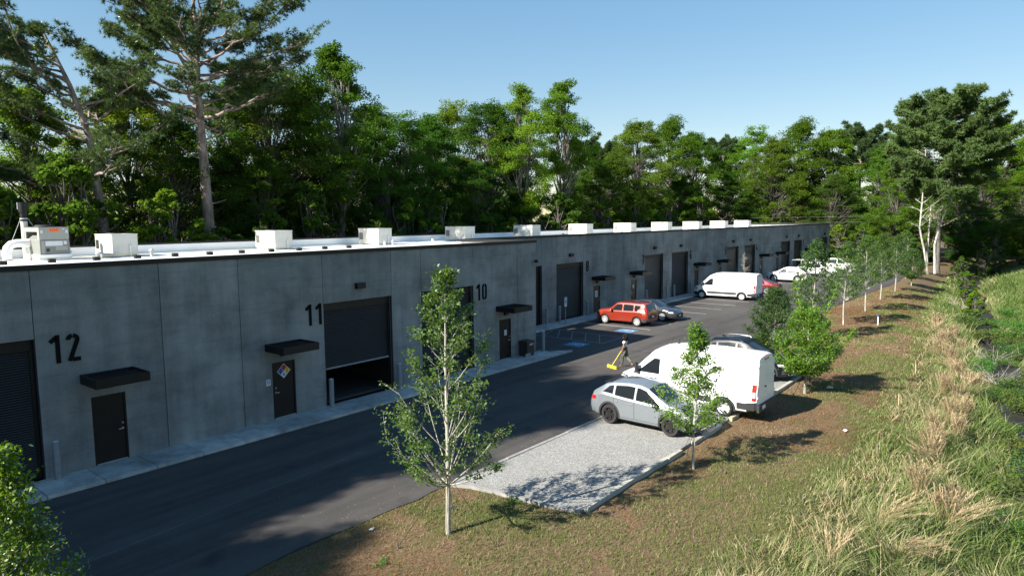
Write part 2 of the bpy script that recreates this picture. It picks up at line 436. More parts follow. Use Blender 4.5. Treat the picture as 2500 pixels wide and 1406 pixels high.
# hatched access aisle
AX0, AX1 = 34.7, 37.2
mb = MB()
strip(mb, (AX0, 3.9), (AX0, -1.45), 0.1, PZ); strip(mb, (AX1, 3.9), (AX1, -1.45), 0.1, PZ); strip(mb, (AX0-0.05, -1.5), (AX1+0.05, -1.5), 0.1, PZ)
for k in range(5):
    y0 = -1.3+k*1.05
    strip(mb, (AX0+0.05, y0), (AX1-0.05, min(y0+1.5, 3.9)), 0.06, PZ+0.001)
aisle = mb.build('hatched_aisle', MATS['paint_shaded'], lot)
def access_symbol(cx, cy):
    mb = MB(); s = 0.62
    flat_poly(mb, [(cx-s, cy-s), (cx+s, cy-s), (cx+s, cy+s), (cx-s, cy+s)], PZ)
    sq = mb.build('accessible_symbol', MATS['paint_blue'], lot)
    mb = MB(); z = PZ+0.004
    n = 20; r0, r1 = 0.24, 0.33; c0 = (cx+0.02, cy-0.16)
    for k in range(n):
        a0 = R(-200+k*290/n); a1 = R(-200+(k+1)*290/n)
        flat_poly(mb, [(c0[0]+r0*math.cos(a0), c0[1]+r0*math.sin(a0)), (c0[0]+r1*math.cos(a0), c0[1]+r1*math.sin(a0)),
                       (c0[0]+r1*math.cos(a1), c0[1]+r1*math.sin(a1)), (c0[0]+r0*math.cos(a1), c0[1]+r0*math.sin(a1))], z)
    strip(mb, (cx-0.06, cy+0.36), (cx-0.02, cy-0.02), 0.1, z+0.001); strip(mb, (cx-0.02, cy-0.03), (cx+0.24, cy-0.05), 0.1, z+0.002)
    strip(mb, (cx+0.24, cy-0.05), (cx+0.38, cy-0.38), 0.1, z+0.003); strip(mb, (cx-0.05, cy+0.2), (cx+0.2, cy+0.17), 0.08, z+0.003)
    flat_poly(mb, [(cx-0.06+0.085*math.cos(k*math.pi/5), cy+0.48+0.085*math.sin(k*math.pi/5)) for k in range(10)], z)
    mb.build('wheelchair_figure', MATS['paint_white'], sq)
access_symbol(33.5, -0.45); access_symbol(39.6, -0.42)
# paving seam and a few cracks
def crack(pts, w):
    mb = MB()
    for a, b in zip(pts[:-1], pts[1:]): strip(mb, a, b, w*random.uniform(0.5, 1.2), PZ-0.001)
    return mb.build('paving_seam', MATS['seam_grey'], lot)
random.seed(4)
for (xa, ya, xb, yb, n_, wd) in ((5.0, -6.2, 13.6, -5.3, 14, 0.02), (28, -4.9, 46, -4.2, 20, 0.025), (33, -6.4, 40, -6.1, 10, 0.05)):
    crack([(xa+(xb-xa)*k/n_, ya+(yb-ya)*k/n_+random.uniform(-0.03, 0.03)) for k in range(n_+1)], wd)

# ================================================================== sidewalk slabs
walk = empty('sidewalk', (0, 0, 0)); tag(walk, kind='structure')
sl = MB(); sl.cbox((0.008, 0, -0.16), (1.455, 1.5, 0), 0.012); slab_me = sl.mesh('slab'); slab_me.materials.append(MATS['walk_concrete'])
k = 0; x = -6.0
while x < 29.8:
    link('slab', slab_me, None, walk, (x, -1.5, 0)); x += 1.463
xs_end = x
mb = MB(); mb.prism([(xs_end+0.01, -1.5), (31.5, -1.5), (30.85, -0.9), (30.35, -0.05), (xs_end+0.01, -0.05)], -0.16, 0.0); mb.build('slab', MATS['walk_concrete'], walk)
x = 30.5
while x < 115:
    link('slab', slab_me, None, walk, (x, 4.0, 0)); x += 1.463

# ================================================================== gravel bay
def m_gravel():
    m, nt, out = new_mat('gravel'); P = pos(nt)
    p = N(nt, 'ShaderNodeBsdfPrincipled', Roughness=0.9)
    v = N(nt, 'ShaderNodeTexVoronoi', Scale=42.0); nt.links.new(P, v.inputs['Vector'])
    fine = noise(nt, P, 40, 4, 0.7); mid = noise(nt, P, 0.8, 4, 0.6)
    c = ramp(nt, v.outputs['Color'], [(0.1, (0.14, 0.138, 0.13)), (0.5, (0.265, 0.26, 0.25)), (0.9, (0.39, 0.385, 0.37))])
    c = mixc(nt, 0.6, c, ramp(nt, mid, [(0.35, (0.82, 0.81, 0.78)), (0.7, (1.05, 1.05, 1.04))]), 'MULTIPLY')
    c = mixc(nt, 0.5, c, ramp(nt, fine, [(0.3, (0.6, 0.6, 0.6)), (0.6, (1.1, 1.1, 1.1))]), 'MULTIPLY')
    nt.links.new(c, p.inputs['Base Color'])
    b = N(nt, 'ShaderNodeBump'); b.inputs['Strength'].default_value = 1.0; b.inputs['Distance'].default_value = 0.02; b.invert = True
    nt.links.new(v.outputs['Distance'], b.inputs['Height']); nt.links.new(b.outputs[0], p.inputs['Normal'])
    nt.links.new(p.outputs[0], out.inputs[0]); return m
m_gravel()
CURVE = [(13.32, -9.62), (13.58, -10.1), (13.72, -10.8), (13.80, -11.5), (13.90, -12.3), (14.02, -13.0), (14.15, -13.50)]
gpoly = [(x+0.02, y) for x, y in CURVE] + [(34.2, -13.45), (35.3, -12.6), (35.9, -11.2), (36.0, -9.62)]
mb = MB(); mb.prism(gpoly, -0.30, -0.085); gravel = mb.build('gravel_bay', MATS['gravel']); tag(gravel, kind='structure')
# loose stones on the bay: small real pebbles over the sheet
def pebbles(n, poly_test, z, smin, smax, name, parent, mat, box):
    xs = rng.uniform(box[0], box[1], n); ys = rng.uniform(box[2], box[3], n)
    k = poly_test(xs, ys); xs, ys = xs[k], ys[k]; n = len(xs)
    base = np.array([(1,0,0),(0,1,0),(-1,0,0),(0,-1,0),(0,0,1)], float)
    sc = rng.uniform(smin, smax, (n,1,3))*np.array([1,1,0.7]); an = rng.uniform(0, 6.28, n)
    v = base[None]*sc; c, s = np.cos(an)[:,None], np.sin(an)[:,None]
    vx = v[:,:,0]*c-v[:,:,1]*s; vy = v[:,:,0]*s+v[:,:,1]*c
    Vp = np.stack([vx+xs[:,None], vy+ys[:,None], v[:,:,2]+z], 2).reshape(-1,3)
    Fp = (np.array([(0,1,4),(1,2,4),(2,3,4),(3,0,4)])[None]+(np.arange(n)*5)[:,None,None]).reshape(-1,3)
    me = np_mesh(name, Vp, Fp, mat, attr=np.repeat(rng.uniform(0,1,n),5)); o = link(name, me, None, parent); o['kind'] = 'stuff'; return o
m, nt, out = new_mat('stone_chip'); p_ = N(nt, 'ShaderNodeBsdfPrincipled', Roughness=0.9); a_ = N(nt, 'ShaderNodeAttribute', attribute_name='shade')
nt.links.new(ramp(nt, a_.outputs['Fac'], [(0, (0.15, 0.147, 0.14)), (0.5, (0.28, 0.275, 0.265)), (1, (0.42, 0.415, 0.40))]), p_.inputs['Base Color']); nt.links.new(p_.outputs[0], out.inputs[0])
def in_gravel(xs, ys):
    left = np.interp(-ys, [9.6, 10.1, 10.8, 11.5, 12.3, 13.0, 13.5], [13.42, 13.68, 13.82, 13.9, 14.0, 14.12, 14.25])
    return (xs > left) & (ys < -9.7) & (ys > -13.42)
pebbles(32000, in_gravel, -0.087, 0.007, 0.018, 'gravel_stones', gravel, MATS['stone_chip'], (13.3, 25.5, -13.45, -9.65))
# stray chips on the asphalt beside the bay
pebbles(900, lambda xs, ys: rng.uniform(0,1,len(xs)) < np.exp(-((ys+9.6)/0.9)**2)+0.06, LZ-0.002, 0.008, 0.02, 'loose_chips', lot, MATS['stone_chip'], (8, 36, -9.3, -5.5))

# borders: concrete edging on the lot side and left curve, timbers on the grass side
def edging(name, pts, w, z0, z1, mat, lab, cat, closed=False, grp=None):
    mb = MB(); n = len(pts); L = []; Rr = []
    for i, p in enumerate(pts):
        a = Vector(pts[max(i-1, 0)]); b = Vector(pts[min(i+1, n-1)]); t = (b-a).normalized(); nn = Vector((-t.y, t.x))*w/2
        L.append(Vector(p)+nn); Rr.append(Vector(p)-nn)
    pl = [(v.x, v.y) for v in Rr]+[(v.x, v.y) for v in L[::-1]]
    V_ = []; F_ = []
    for i in range(n):
        V_ += [(Rr[i].x, Rr[i].y, z0), (Rr[i].x, Rr[i].y, z1), (L[i].x, L[i].y, z1), (L[i].x, L[i].y, z0)]
    for i in range(n-1):
        o = i*4
        for k in range(3): F_.append((o+k, o+k+1, o+5+k, o+4+k))
    F_.append((3, 2, 1, 0)); F_.append((4*n-4, 4*n-3, 4*n-2, 4*n-1))
    mb.add(V_, F_); return tag(mb.build(name, mat), lab, cat, grp)
x = 13.30; i = 0
KL = ['short grey kerb strip at the near corner of the gravel bay', 'grey kerb strip between asphalt and gravel, nearest full length', 'grey kerb strip between asphalt and gravel, just behind the silver car', 'grey kerb strip under the nose of the near white van', 'grey kerb strip beyond the near white van', 'grey kerb strip behind the black car']
ends = [13.22, 15.9, 19.2, 22.6, 26.2, 30.2, 36.0]
for i in range(6):
    edging('kerb_strip', [(ends[i]+0.02, -9.55+0.02*(i % 2)), (ends[i+1]-0.02, -9.55-0.015*(i % 2))], 0.12, -0.3, -0.068, MATS['kerb_grey'], KL[i], 'kerb', grp='edging of the gravel bay')
edging('kerb_curve', [(x-0.03, y) for x, y in CURVE[0:]], 0.11, -0.3, -0.055, MATS['kerb_grey'], 'curved pale edging along the near end of the gravel bay', 'kerb', grp='edging of the gravel bay')
TL = [(14.28, 16.6, 'timber_white', 'pale timber at the near grass corner of the gravel bay'), (16.62, 18.9, 'timber_white', 'weathered timber on the grass edge, second from the near corner'),
      (18.95, 19.9, 'timber_white', 'short timber end stopping just before the silver car'), (20.9, 23.3, 'timber_white', 'timber under the nose of the silver car'),
      (24.3, 25.0, 'timber_pale', 'short yellowish timber end beside the van rear wheel'), (27.5, 31.6, 'timber_white', 'timber along the grass behind the near van'), (31.7, 34.1, 'timber_white', 'timber at the far grass corner of the gravel bay')]
for j, (a, b, mt, lab) in enumerate(TL):
    edging('border_timber', [(a, -13.55+0.03*math.sin(j*2.1)), (b, -13.55+0.03*math.cos(j*1.7))], 0.14, -0.32, -0.03, MATS[mt], lab, 'timber', grp='timbers along the gravel bay')
# dark strip added along the ditch bottom, deep shade put into its colour
plain('ditch_shade', (0.020, 0.018, 0.012), 0.6, var=0.4, vscale=1.5, space='w')
mb = MB(); V_ = []; dxs = np.arange(14, 118, 1.0)
for x_ in dxs:
    yc = float(ditch_y(x_)); hw_ = 0.75+0.25*math.sin(x_*0.7)
    for dy_ in (-hw_, 0, hw_): V_.append((float(x_), yc+dy_, float(ground_z(x_, yc+dy_))+0.06))
mb.add(V_, [(3*i+k, 3*i+k+3, 3*i+k+4, 3*i+k+1) for i in range(len(dxs)-1) for k in range(2)])
tag(mb.build('ditch_shade_strip', MATS['ditch_shade'], None, 60), kind='structure')
# distant road beyond the ditch
mb = MB(); mb.box((168, -140, -0.3), (176, 30, -0.18)); tag(mb.build('road', MATS['kerb_grey']), kind='structure')

# ================================================================== warehouse
H = 6.25
bld = empty('warehouse', (0, 0, 0), label='long low concrete warehouse with black roll-up doors and white roof', cat='building')
WC = MATS['wall_concrete']
G_ = 0.011; TH = 0.25
def panel(x0, x1, y, door=None, head=None):
    mb = MB(); a, b = x0+G_, x1-G_
    if head is not None: mb.box((a, y, head), (b, y+TH, H))
    elif door is not None:
        d0, d1, dz = door
        mb.box((a, y, -0.25), (d0, y+TH, H)); mb.box((d1, y, -0.25), (b, y+TH, H)); mb.box((d0, y, dz), (d1, y+TH, H))
    else: mb.box((a, y, -0.25), (b, y+TH, H))
    return mb.build('wall_panel', WC, bld)
def sealant(x, y, z0=-0.1):
    mb = MB(); mb.box((x-0.02, y+0.025, z0), (x+0.02, y+0.10, H-0.02)); mb.build('joint_sealant', MATS['sealant'], bld)

def curtain_mesh(w, h):
    # ribbed roll-up curtain
    V_ = []; n = max(4, int(h/0.075)); dz = h/n
    prof = [(0.0, 0.0), (0.018, 0.25), (0.022, 0.55), (0.004, 0.85)]
    rows = []
    for k in range(n):
        for d, f in prof: rows.append((-d, (k+f)*dz))
    rows.append((0, h))
    for d, z in rows: V_ += [(0, d, z), (w, d, z)]
    F_ = [(2*i, 2*i+1, 2*i+3, 2*i+2) for i in range(len(rows)-1)]
    return V_, F_
def roll_door(x0, x1, y, z_open=0.0, hood=True):
    r = bpy.data.objects.new('roll_door', None); col.objects.link(r); r.parent = bld; r.location = (x0, y, 0)
    w = x1-x0; top = 4.17; yb = 0.20
    V_, F_ = curtain_mesh(w-0.2, 3.85-z_open)
    mb = MB(); mb.add([(v[0]+0.1, v[1]+yb, v[2]+z_open) for v in V_], F_); mb.build('curtain', MATS['curtain_dark'], r)
    mb = MB(); mb.box((0.02, yb-0.03, 3.83), (w-0.02, yb+0.35, top+0.02)); mb.build('hood', MATS['black_steel'], r)
    mb = MB(); mb.box((0.012, yb-0.05, 0), (0.11, yb+0.03, 3.83)); mb.build('guide_rail', MATS['black_steel'], r)
    mb = MB(); mb.box((w-0.11, yb-0.05, 0), (w-0.012, yb+0.03, 3.83)); mb.build('guide_rail', MATS['black_steel'], r)
    mb = MB(); mb.box((0.1, yb-0.035, z_open), (w-0.1, yb+0.02, z_open+0.07)); mb.build('bottom_bar', MATS['bollard_grey'] if z_open > 0 else MATS['black_steel'], r)
    return r
def man_door(x0, y, hinge='r', paper=None):
    r = bpy.data.objects.new('door', None); col.objects.link(r); r.parent = bld; r.location = (x0, y, 0)
    w, h = 0.98, 2.16
    mb = MB(); mb.box((0, 0.012, 0), (0.055, 0.16, h)); mb.box((w-0.055, 0.012, 0), (w, 0.16, h)); mb.box((0.055, 0.012, h-0.055), (w-0.055, 0.16, h)); mb.build('frame', MATS['door_paint'], r)
    mb = MB(); mb.cbox((0.058, 0.045, 0.01), (w-0.058, 0.09, h-0.058), 0.004); mb.build('leaf', MATS['door_paint'], r)
    hx = 0.13 if hinge == 'r' else w-0.13
    mb = MB(); mb.lathe([(0.0, -0.05), (0.03, -0.05), (0.03, 0.0)], 12, (hx, 0.045, 1.18), 'y'); mb.build('deadbolt', MATS['metal_handle'], r, 40)
    mb = MB(); mb.lathe([(0.0, -0.03), (0.035, -0.03), (0.035, 0.0)], 12, (hx, 0.045, 1.0), 'y'); s = 1 if hinge == 'r' else -1
    mb.tube([(hx, 0.0, 1.0), (hx, -0.02, 1.0), (hx+s*0.13, -0.02, 0.99)], 0.014, 8); mb.build('handle', MATS['metal_handle'], r, 40)
    if paper:
        pw, ph, px_, pz = paper
        mb = MB(); mb.box((px_-pw/2, 0.038, pz-ph/2), (px_+pw/2, 0.0445, pz+ph/2)); nt_ = mb.build('notice', MATS['paper_white'], r)
        if pw > 0.25:
            mb = MB()
            for k in range(4): mb.box((px_-pw*0.36, 0.034, pz+ph*(0.28-0.2*k)-0.02), (px_+pw*0.36, 0.0375, pz+ph*(0.28-0.2*k)+0.02))
            mb.build('print', MATS['sign_blue'], nt_)
    mb = MB(); mb.box((0.05, -0.01, 0.004), (w-0.05, 0.14, 0.02)); mb.build('threshold', MATS['galv'], r)
    return r
def wall_pack(x, y, z, w=0.44, h=0.26, d=0.2):
    mb = MB(); mb.add([(x-w/2,y,z),(x+w/2,y,z),(x+w/2,y-d,z+0.05),(x-w/2,y-d,z+0.05),(x-w/2,y,z+h),(x+w/2,y,z+h),(x+w/2,y-d*0.85,z+h),(x-w/2,y-d*0.85,z+h)],
        [(0,3,2,1),(4,5,6,7),(0,1,5,4),(1,2,6,5),(2,3,7,6),(3,0,4,7)])
    return mb.build('wall_light', MATS['black_steel'], bld)
def canopy(xc, y):
    r = bpy.data.objects.new('canopy', None); col.objects.link(r); r.parent = bld; r.location = (xc, y, 2.65)
    w, d, h = 0.76, 1.25, 0.27
    mb = MB(); t = 0.06
    mb.box((-w, -d, 0), (w, -d+t, h)); mb.box((-w, -d+t, 0), (-w+t, -0.003, h)); mb.box((w-t, -d+t, 0), (w, -0.003, h)); mb.box((-w+t, -0.06, 0), (w-t, -0.003, h))
    mb.build('frame', MATS['black_steel'], r)
    for k in range(9):
        xx = -w+t+0.05+k*(2*w-2*t-0.1)/8
        mb = MB(); mb.add([(xx-0.03,-d+t,0.17),(xx+0.05,-d+t,0.215),(xx+0.05,-0.06,0.215),(xx-0.03,-0.06,0.17),(xx-0.03,-d+t,0.18),(xx+0.05,-d+t,0.225),(xx+0.05,-0.06,0.225),(xx-0.03,-0.06,0.18)],
            [(0,3,2,1),(4,5,6,7),(0,1,5,4),(1,2,6,5),(2,3,7,6),(3,0,4,7)]); mb.build('slat', MATS['black_steel'], r)
    mb = MB(); mb.box((-w+t, -d+t, 0.10), (w-t, -0.06, 0.115)); mb.build('deck', MATS['black_steel'], r)
    return r

# ---- stencil numerals
def arc(cx, cy, rx, ry, a0, a1, n=10): return [(cx+rx*math.cos(R(a0+(a1-a0)*k/n)), cy+ry*math.sin(R(a0+(a1-a0)*k/n))) for k in range(n+1)]
S_ = 0.12; Wd, Hd = 0.36, 0.84; rx_, ry_ = Wd/2-S_/2, 0.16
cxm = Wd/2; top_ = Hd-S_/2; bot_ = S_/2
def ring(y0, y1):   # stadium halves with stencil gaps
    rr = rx_; g = 9
    right = arc(cxm, y1-rr, rr, rr, 90-g*1.6, 0, 7)+arc(cxm, y0+rr, rr, rr, 0, -90+g*1.6, 7)
    left = arc(cxm, y1-rr, rr, rr, 90+g*1.6, 180, 7)+arc(cxm, y0+rr, rr, rr, 180, 270-g*1.6, 7)
    return [right, left]
DIG = {
 '1': [[(0.20+0.04, 0), (0.20+0.04, Hd)], [(0.205, Hd-0.07), (0.05, Hd-0.20)]],
 '2': [arc(cxm, top_-rx_, rx_, rx_, 180, 97, 6), arc(cxm, top_-rx_, rx_, rx_, 83, -20, 8)+[(S_/2+0.01, 0.02)], [(S_/2+0.10, bot_), (Wd, bot_)]],
 '0': ring(bot_, top_),
 '8': ring(Hd*0.48, top_)+ring(bot_, Hd*0.50),
 '7': [[(0, top_), (Wd-0.05, top_)], [(Wd-0.06, Hd-S_*0.98), (0.12, 0)]],
 '6': [arc(cxm, top_-rx_, rx_, rx_, 20, 80, 5), arc(cxm, top_-rx_, rx_, rx_, 100, 180, 6)+arc(cxm, bot_+rx_, rx_, rx_, 180, 262, 6), arc(cxm, bot_+rx_, rx_, rx_, -82, 0, 6)+arc(cxm, Hd*0.5-rx_, rx_, rx_, 0, 150, 8)],
 '5': [[(Wd-0.02, top_), (S_/2, top_), (S_/2, Hd*0.52)], arc(cxm, Hd*0.54-rx_, rx_, rx_, 140, 0, 8)+arc(cxm, bot_+rx_, rx_, rx_, 0, -82, 6), arc(cxm, bot_+rx_, rx_, rx_, 262, 190, 5)],
 '4': [[(0.20, Hd), (0.05, 0.25)], [(0.0, 0.22), (Wd, 0.22)], [(0.26, 0.46), (0.26, 0.0)]],
 '3': [arc(cxm, top_-rx_, rx_, rx_, 170, 98, 5), arc(cxm, top_-rx_, rx_, rx_, 82, 0, 6)+arc(cxm, Hd*0.53+rx_, rx_, rx_, 0, -70, 5), arc(cxm, Hd*0.5-rx_, rx_, rx_, 70, 0, 5)+arc(cxm, bot_+rx_, rx_, rx_, 0, -82, 6), arc(cxm, bot_+rx_, rx_, rx_, 262, 190, 5)],
}
def digit_faces(mb, ch, ox, oz, y, sc=1.0, t=S_, depth=0.02, asp=1.0):
    for path in DIG[ch]:
        P_ = [Vector((p[0]*asp, p[1])) for p in path]; n = len(P_); L = []; Q = []
        for i in range(n):
            d = (P_[min(i+1, n-1)]-P_[max(i-1, 0)]).normalized(); nn = Vector((-d.y, d.x))*t/2
            L.append(P_[i]+nn); Q.append(P_[i]-nn)
        pts = Q+L[::-1]
        V_ = [(ox+p.x*sc, y, oz+p.y*sc) for p in pts]+[(ox+p.x*sc, y-depth, oz+p.y*sc) for p in pts]
        m_ = len(pts); F_ = []
        for i in range(n-1):
            a, b = i, i+1; c, d_ = m_-1-(i+1), m_-1-i
            F_.append((m_+a, m_+b, m_+c, m_+d_))
        for i in range(m_): F_.append((i, (i+1) % m_, m_+(i+1) % m_, m_+i))
        mb.add(V_, F_)
def number(txt, x, y, z=3.37, gap=0.46):
    r = bpy.data.objects.new('unit_number', None); col.objects.link(r); r.parent = bld; r.location = (x, y, z)
    for k, ch in enumerate(txt):
        mb = MB(); digit_faces(mb, ch, k*gap, 0, -0.0025); mb.build('numeral', MATS['number_paint'], r)

Y1, Y2, YB = 0.0, 5.5, 20.0
XL, XC, XR = -7.9, 30.05, 113.9
MODS1 = [1.65, 20.38]; MODS2 = [38.9, 57.65, 76.35, 95.05]
OPEN = 1.42
# block one (nearer)
panel(XL, -6.35, Y1); panel(-6.35, -2.8, Y1); 
doors1 = {(1.65, -1): None, (1.65, 1): 7.43, (20.38, -1): 13.55, (20.38, 1): 26.82}
def module(m, y, pl, pr, first=False, op=(0, 0)):
    panel(m-0.89, m+0.89, y)
    for s, pd, zo in ((-1, pl, op[0]), (1, pr, op[1])):
        a, b = sorted((m+s*0.89, m+s*4.45)); panel(a, b, y, head=4.17); roll_door(a+G_, b-G_, y, zo)
        wall_pack((a+b)/2+0.02, y, 4.62)
        a, b = sorted((m+s*4.45, m+s*8.0))
        if pd is not None:
            panel(a, b, y, door=(pd, pd+0.98, 2.16))
        elif pd is None: panel(a, b, y)
        for xx in (m+s*0.89, m+s*4.45, m+s*8.0): sealant(xx, y, 4.2 if abs(xx-m) < 0.0 else -0.1)
module(1.65, Y1, None, 7.43); panel(9.65, 12.38, Y1); module(20.38, Y1, 13.55, 26.82, op=(OPEN, 0)); panel(28.38, XC, Y1)
module(38.9, Y2, None, 44.8); panel(46.9, 49.65, Y2)
module(57.65, Y2, 50.77, 63.64); panel(65.65, 68.35, Y2)
module(76.35, Y2, 69.55, 82.5); panel(84.35, 87.05, Y2)
module(95.05, Y2, 88.55, 101.3); panel(103.05, 109.2, Y2)
panel(109.2, 112.75, Y2, head=4.17); roll_door(109.2+G_, 112.75-G_, Y2); wall_pack(111, Y2, 4.62); panel(112.75, XR, Y2)
for xx in (109.2, 112.75, 106.2): sealant(xx, Y2)
for (dx, y, hg, pp) in ((7.43, Y1, 'l', None), (13.55, Y1, 'r', None), (26.82, Y1, 'l', (0.2, 0.3, 0.56, 1.42)), (44.8, Y2, 'l', (0.42, 0.5, 0.5, 1.5)),
                        (50.77, Y2, 'r', (0.24, 0.3, 0.5, 1.6)), (63.64, Y2, 'l', None), (69.55, Y2, 'r', None), (82.5, Y2, 'l', (0.3, 0.35, 0.5, 1.35)), (88.55, Y2, 'r', None), (101.3, Y2, 'l', None)):
    man_door(dx, y, hg, pp); canopy(dx+0.5, y); wall_pack(dx+0.5, y, 2.36, 0.26, 0.2, 0.14)
for t_, x, y in (('12', 6.42, Y1), ('11', 15.06, Y1), ('10', 25.02, Y1), ('8', 43.72, Y2), ('7', 52.75, Y2), ('6', 62.45, Y2), ('5', 71.4, Y2), ('4', 81.15, Y2), ('3', 90.05, Y2), ('2', 99.95, Y2), ('1', 108.6, Y2)):
    number(t_, x, y)
# hazard diamond and small sign at door 11
dm = bpy.data.objects.new('hazard_diamond', None); col.objects.link(dm); dm.parent = bld; dm.location = (14.06, 0.04, 1.78)
s = 0.135
def dquad(cx, cz, h_, mat, nm, yy=-0.004):
    mb = MB(); mb.add([(cx-h_, yy, cz), (cx, yy, cz-h_), (cx+h_, yy, cz), (cx, yy, cz+h_)], [(0, 1, 2, 3)]); return mb.build(nm, mat, dm)
dquad(0, 0, 2*s+0.02, MATS['paper_white'], 'backing', -0.001)
dquad(0, s, s-0.006, MATS['sign_red'], 'red_field'); dquad(-s, 0, s-0.006, MATS['sign_blue'], 'blue_field')
dquad(s, 0, s-0.006, MATS['sign_yellow'], 'yellow_field'); dquad(0, -s, s-0.006, MATS['paper_white'], 'white_field')
mb = MB(); digit_faces(mb, '2', s-0.035, -0.075, -0.0045, 0.18, 0.1, 0.001); digit_faces(mb, '1', -0.04, s-0.075, -0.0045, 0.18, 0.1, 0.001); digit_faces(mb, '2', -s-0.035, -0.075, -0.0045, 0.18, 0.1, 0.001); mb.build('digits', MATS['black_steel'], dm)
mb = MB()
for k in range(3):
    a = k*math.pi/3; mb.add([(math.cos(a)*0.06-math.sin(a)*0.012, -0.0048, -s+math.sin(a)*0.06+math.cos(a)*0.012), (math.cos(a)*0.06+math.sin(a)*0.012, -0.0048, -s+math.sin(a)*0.06-math.cos(a)*0.012),
        (-math.cos(a)*0.06+math.sin(a)*0.012, -0.0048-0.0003*k, -s-math.sin(a)*0.06-math.cos(a)*0.012), (-math.cos(a)*0.06-math.sin(a)*0.012, -0.0048-0.0003*k, -s-math.sin(a)*0.06+math.cos(a)*0.012)], [(0, 1, 2, 3)])
mb.build('star_mark', MATS['sign_blue'], dm)
mb = MB(); mb.box((13.28, -0.008, 1.33), (13.46, -0.002, 1.57)); sg = mb.build('no_smoking_sign', MATS['paper_white'], bld)
mb = MB(); mb.lathe([(0.045, -0.0), (0.065, -0.0)], 20, (13.37, -0.0095, 1.47), 'y'); mb.add([(13.335, -0.0098, 1.50), (13.345, -0.0098, 1.51), (13.405, -0.0098, 1.44), (13.395, -0.0098, 1.43)], [(0, 1, 2, 3)])
mb.build('symbol', MATS['sign_blue'], sg)

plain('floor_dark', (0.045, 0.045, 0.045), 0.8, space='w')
# side, back walls, floor, roof
mb = MB(); mb.box((XC-TH, Y1+TH+0.002, -0.25), (XC, Y2-0.002, H)); mb.build('side_wall', WC, bld)
mb = MB(); mb.box((XR-TH, Y2+TH+0.002, -0.25), (XR, YB-TH-0.002, H)); mb.build('end_wall', WC, bld)
mb = MB(); mb.box((XL, Y1+TH+0.002, -0.25), (XL+TH, YB-TH-0.002, H)); mb.build('end_wall', WC, bld)
mb = MB(); mb.box((XL, YB-TH, -0.25), (XR, YB, H-0.05)); mb.build('back_wall', WC, bld)
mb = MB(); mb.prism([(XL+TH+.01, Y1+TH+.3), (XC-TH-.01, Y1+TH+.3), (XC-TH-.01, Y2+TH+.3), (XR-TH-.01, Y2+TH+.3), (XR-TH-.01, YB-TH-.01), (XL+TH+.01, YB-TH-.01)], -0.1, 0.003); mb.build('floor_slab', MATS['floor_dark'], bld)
mb = MB(); mb.prism([(XL+TH, Y1+TH), (XC-TH, Y1+TH), (XC-TH, Y2+TH), (XR-TH, Y2+TH), (XR-TH, YB-TH), (XL+TH, YB-TH)], 5.3, 5.64); roof = mb.build('roof', MATS['roof_white'], bld)
# white membrane on the inside of the parapets
mb = MB(); mb.box((XL+TH, YB-TH-0.03, 5.64), (XR-TH, YB-TH-0.004, H-0.06)); mb.build('parapet_membrane', MATS['roof_white'], roof)
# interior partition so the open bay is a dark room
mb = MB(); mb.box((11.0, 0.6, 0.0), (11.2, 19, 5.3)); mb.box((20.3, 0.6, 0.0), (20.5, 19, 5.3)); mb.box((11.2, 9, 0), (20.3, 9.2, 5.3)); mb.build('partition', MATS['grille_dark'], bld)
mb = MB(); 
for zz in (0.45, 1.1): mb.box((17.2, 5.5, zz), (19.6, 6.2, zz+0.06))
for xx, yy in ((17.2, 5.5), (19.55, 5.5), (17.2, 6.15), (19.55, 6.15)): mb.box((xx, yy, 0), (xx+0.05, yy+0.05, 2.0))
tag(mb.build('shelf_rack', MATS['galv']), 'dim shelving rack inside the half-open roll-up door of unit 11', 'shelf')
# coping
def coping(a, b, nm='coping'):
    mb = MB(); mb.box(a, b); return mb.build(nm, MATS['coping_black'], bld)
coping((XL-0.04, Y1-0.045, H-0.10), (XC+0.045, Y1+TH+0.04, H+0.045))
coping((XC-TH-0.04, Y1+TH+0.042, H-0.10), (XC+0.045, Y2-0.047, H+0.045))
coping((XC-TH-0.04, Y2-0.045, H-0.10), (XR+0.04, Y2+TH+0.04, H+0.045))
coping((XL-0.04, YB-TH-0.04, H-0.12), (XR+0.04, YB+0.04, H-0.02))
coping((XR-TH-0.04, Y2+TH+0.042, H-0.10), (XR+0.04, YB-TH-0.042, H+0.045))
mb = MB(); mb.box((XC-0.02, -0.12, 5.05), (XC+0.01, -0.003, 5.2)); mb.lathe([(0, -0.28), (0.07, -0.28), (0.08, -0.12)], 12, (XC-0.2, 0.0, 5.12), 'y'); mb.build('camera_dome', MATS['black_steel'], bld, 40)

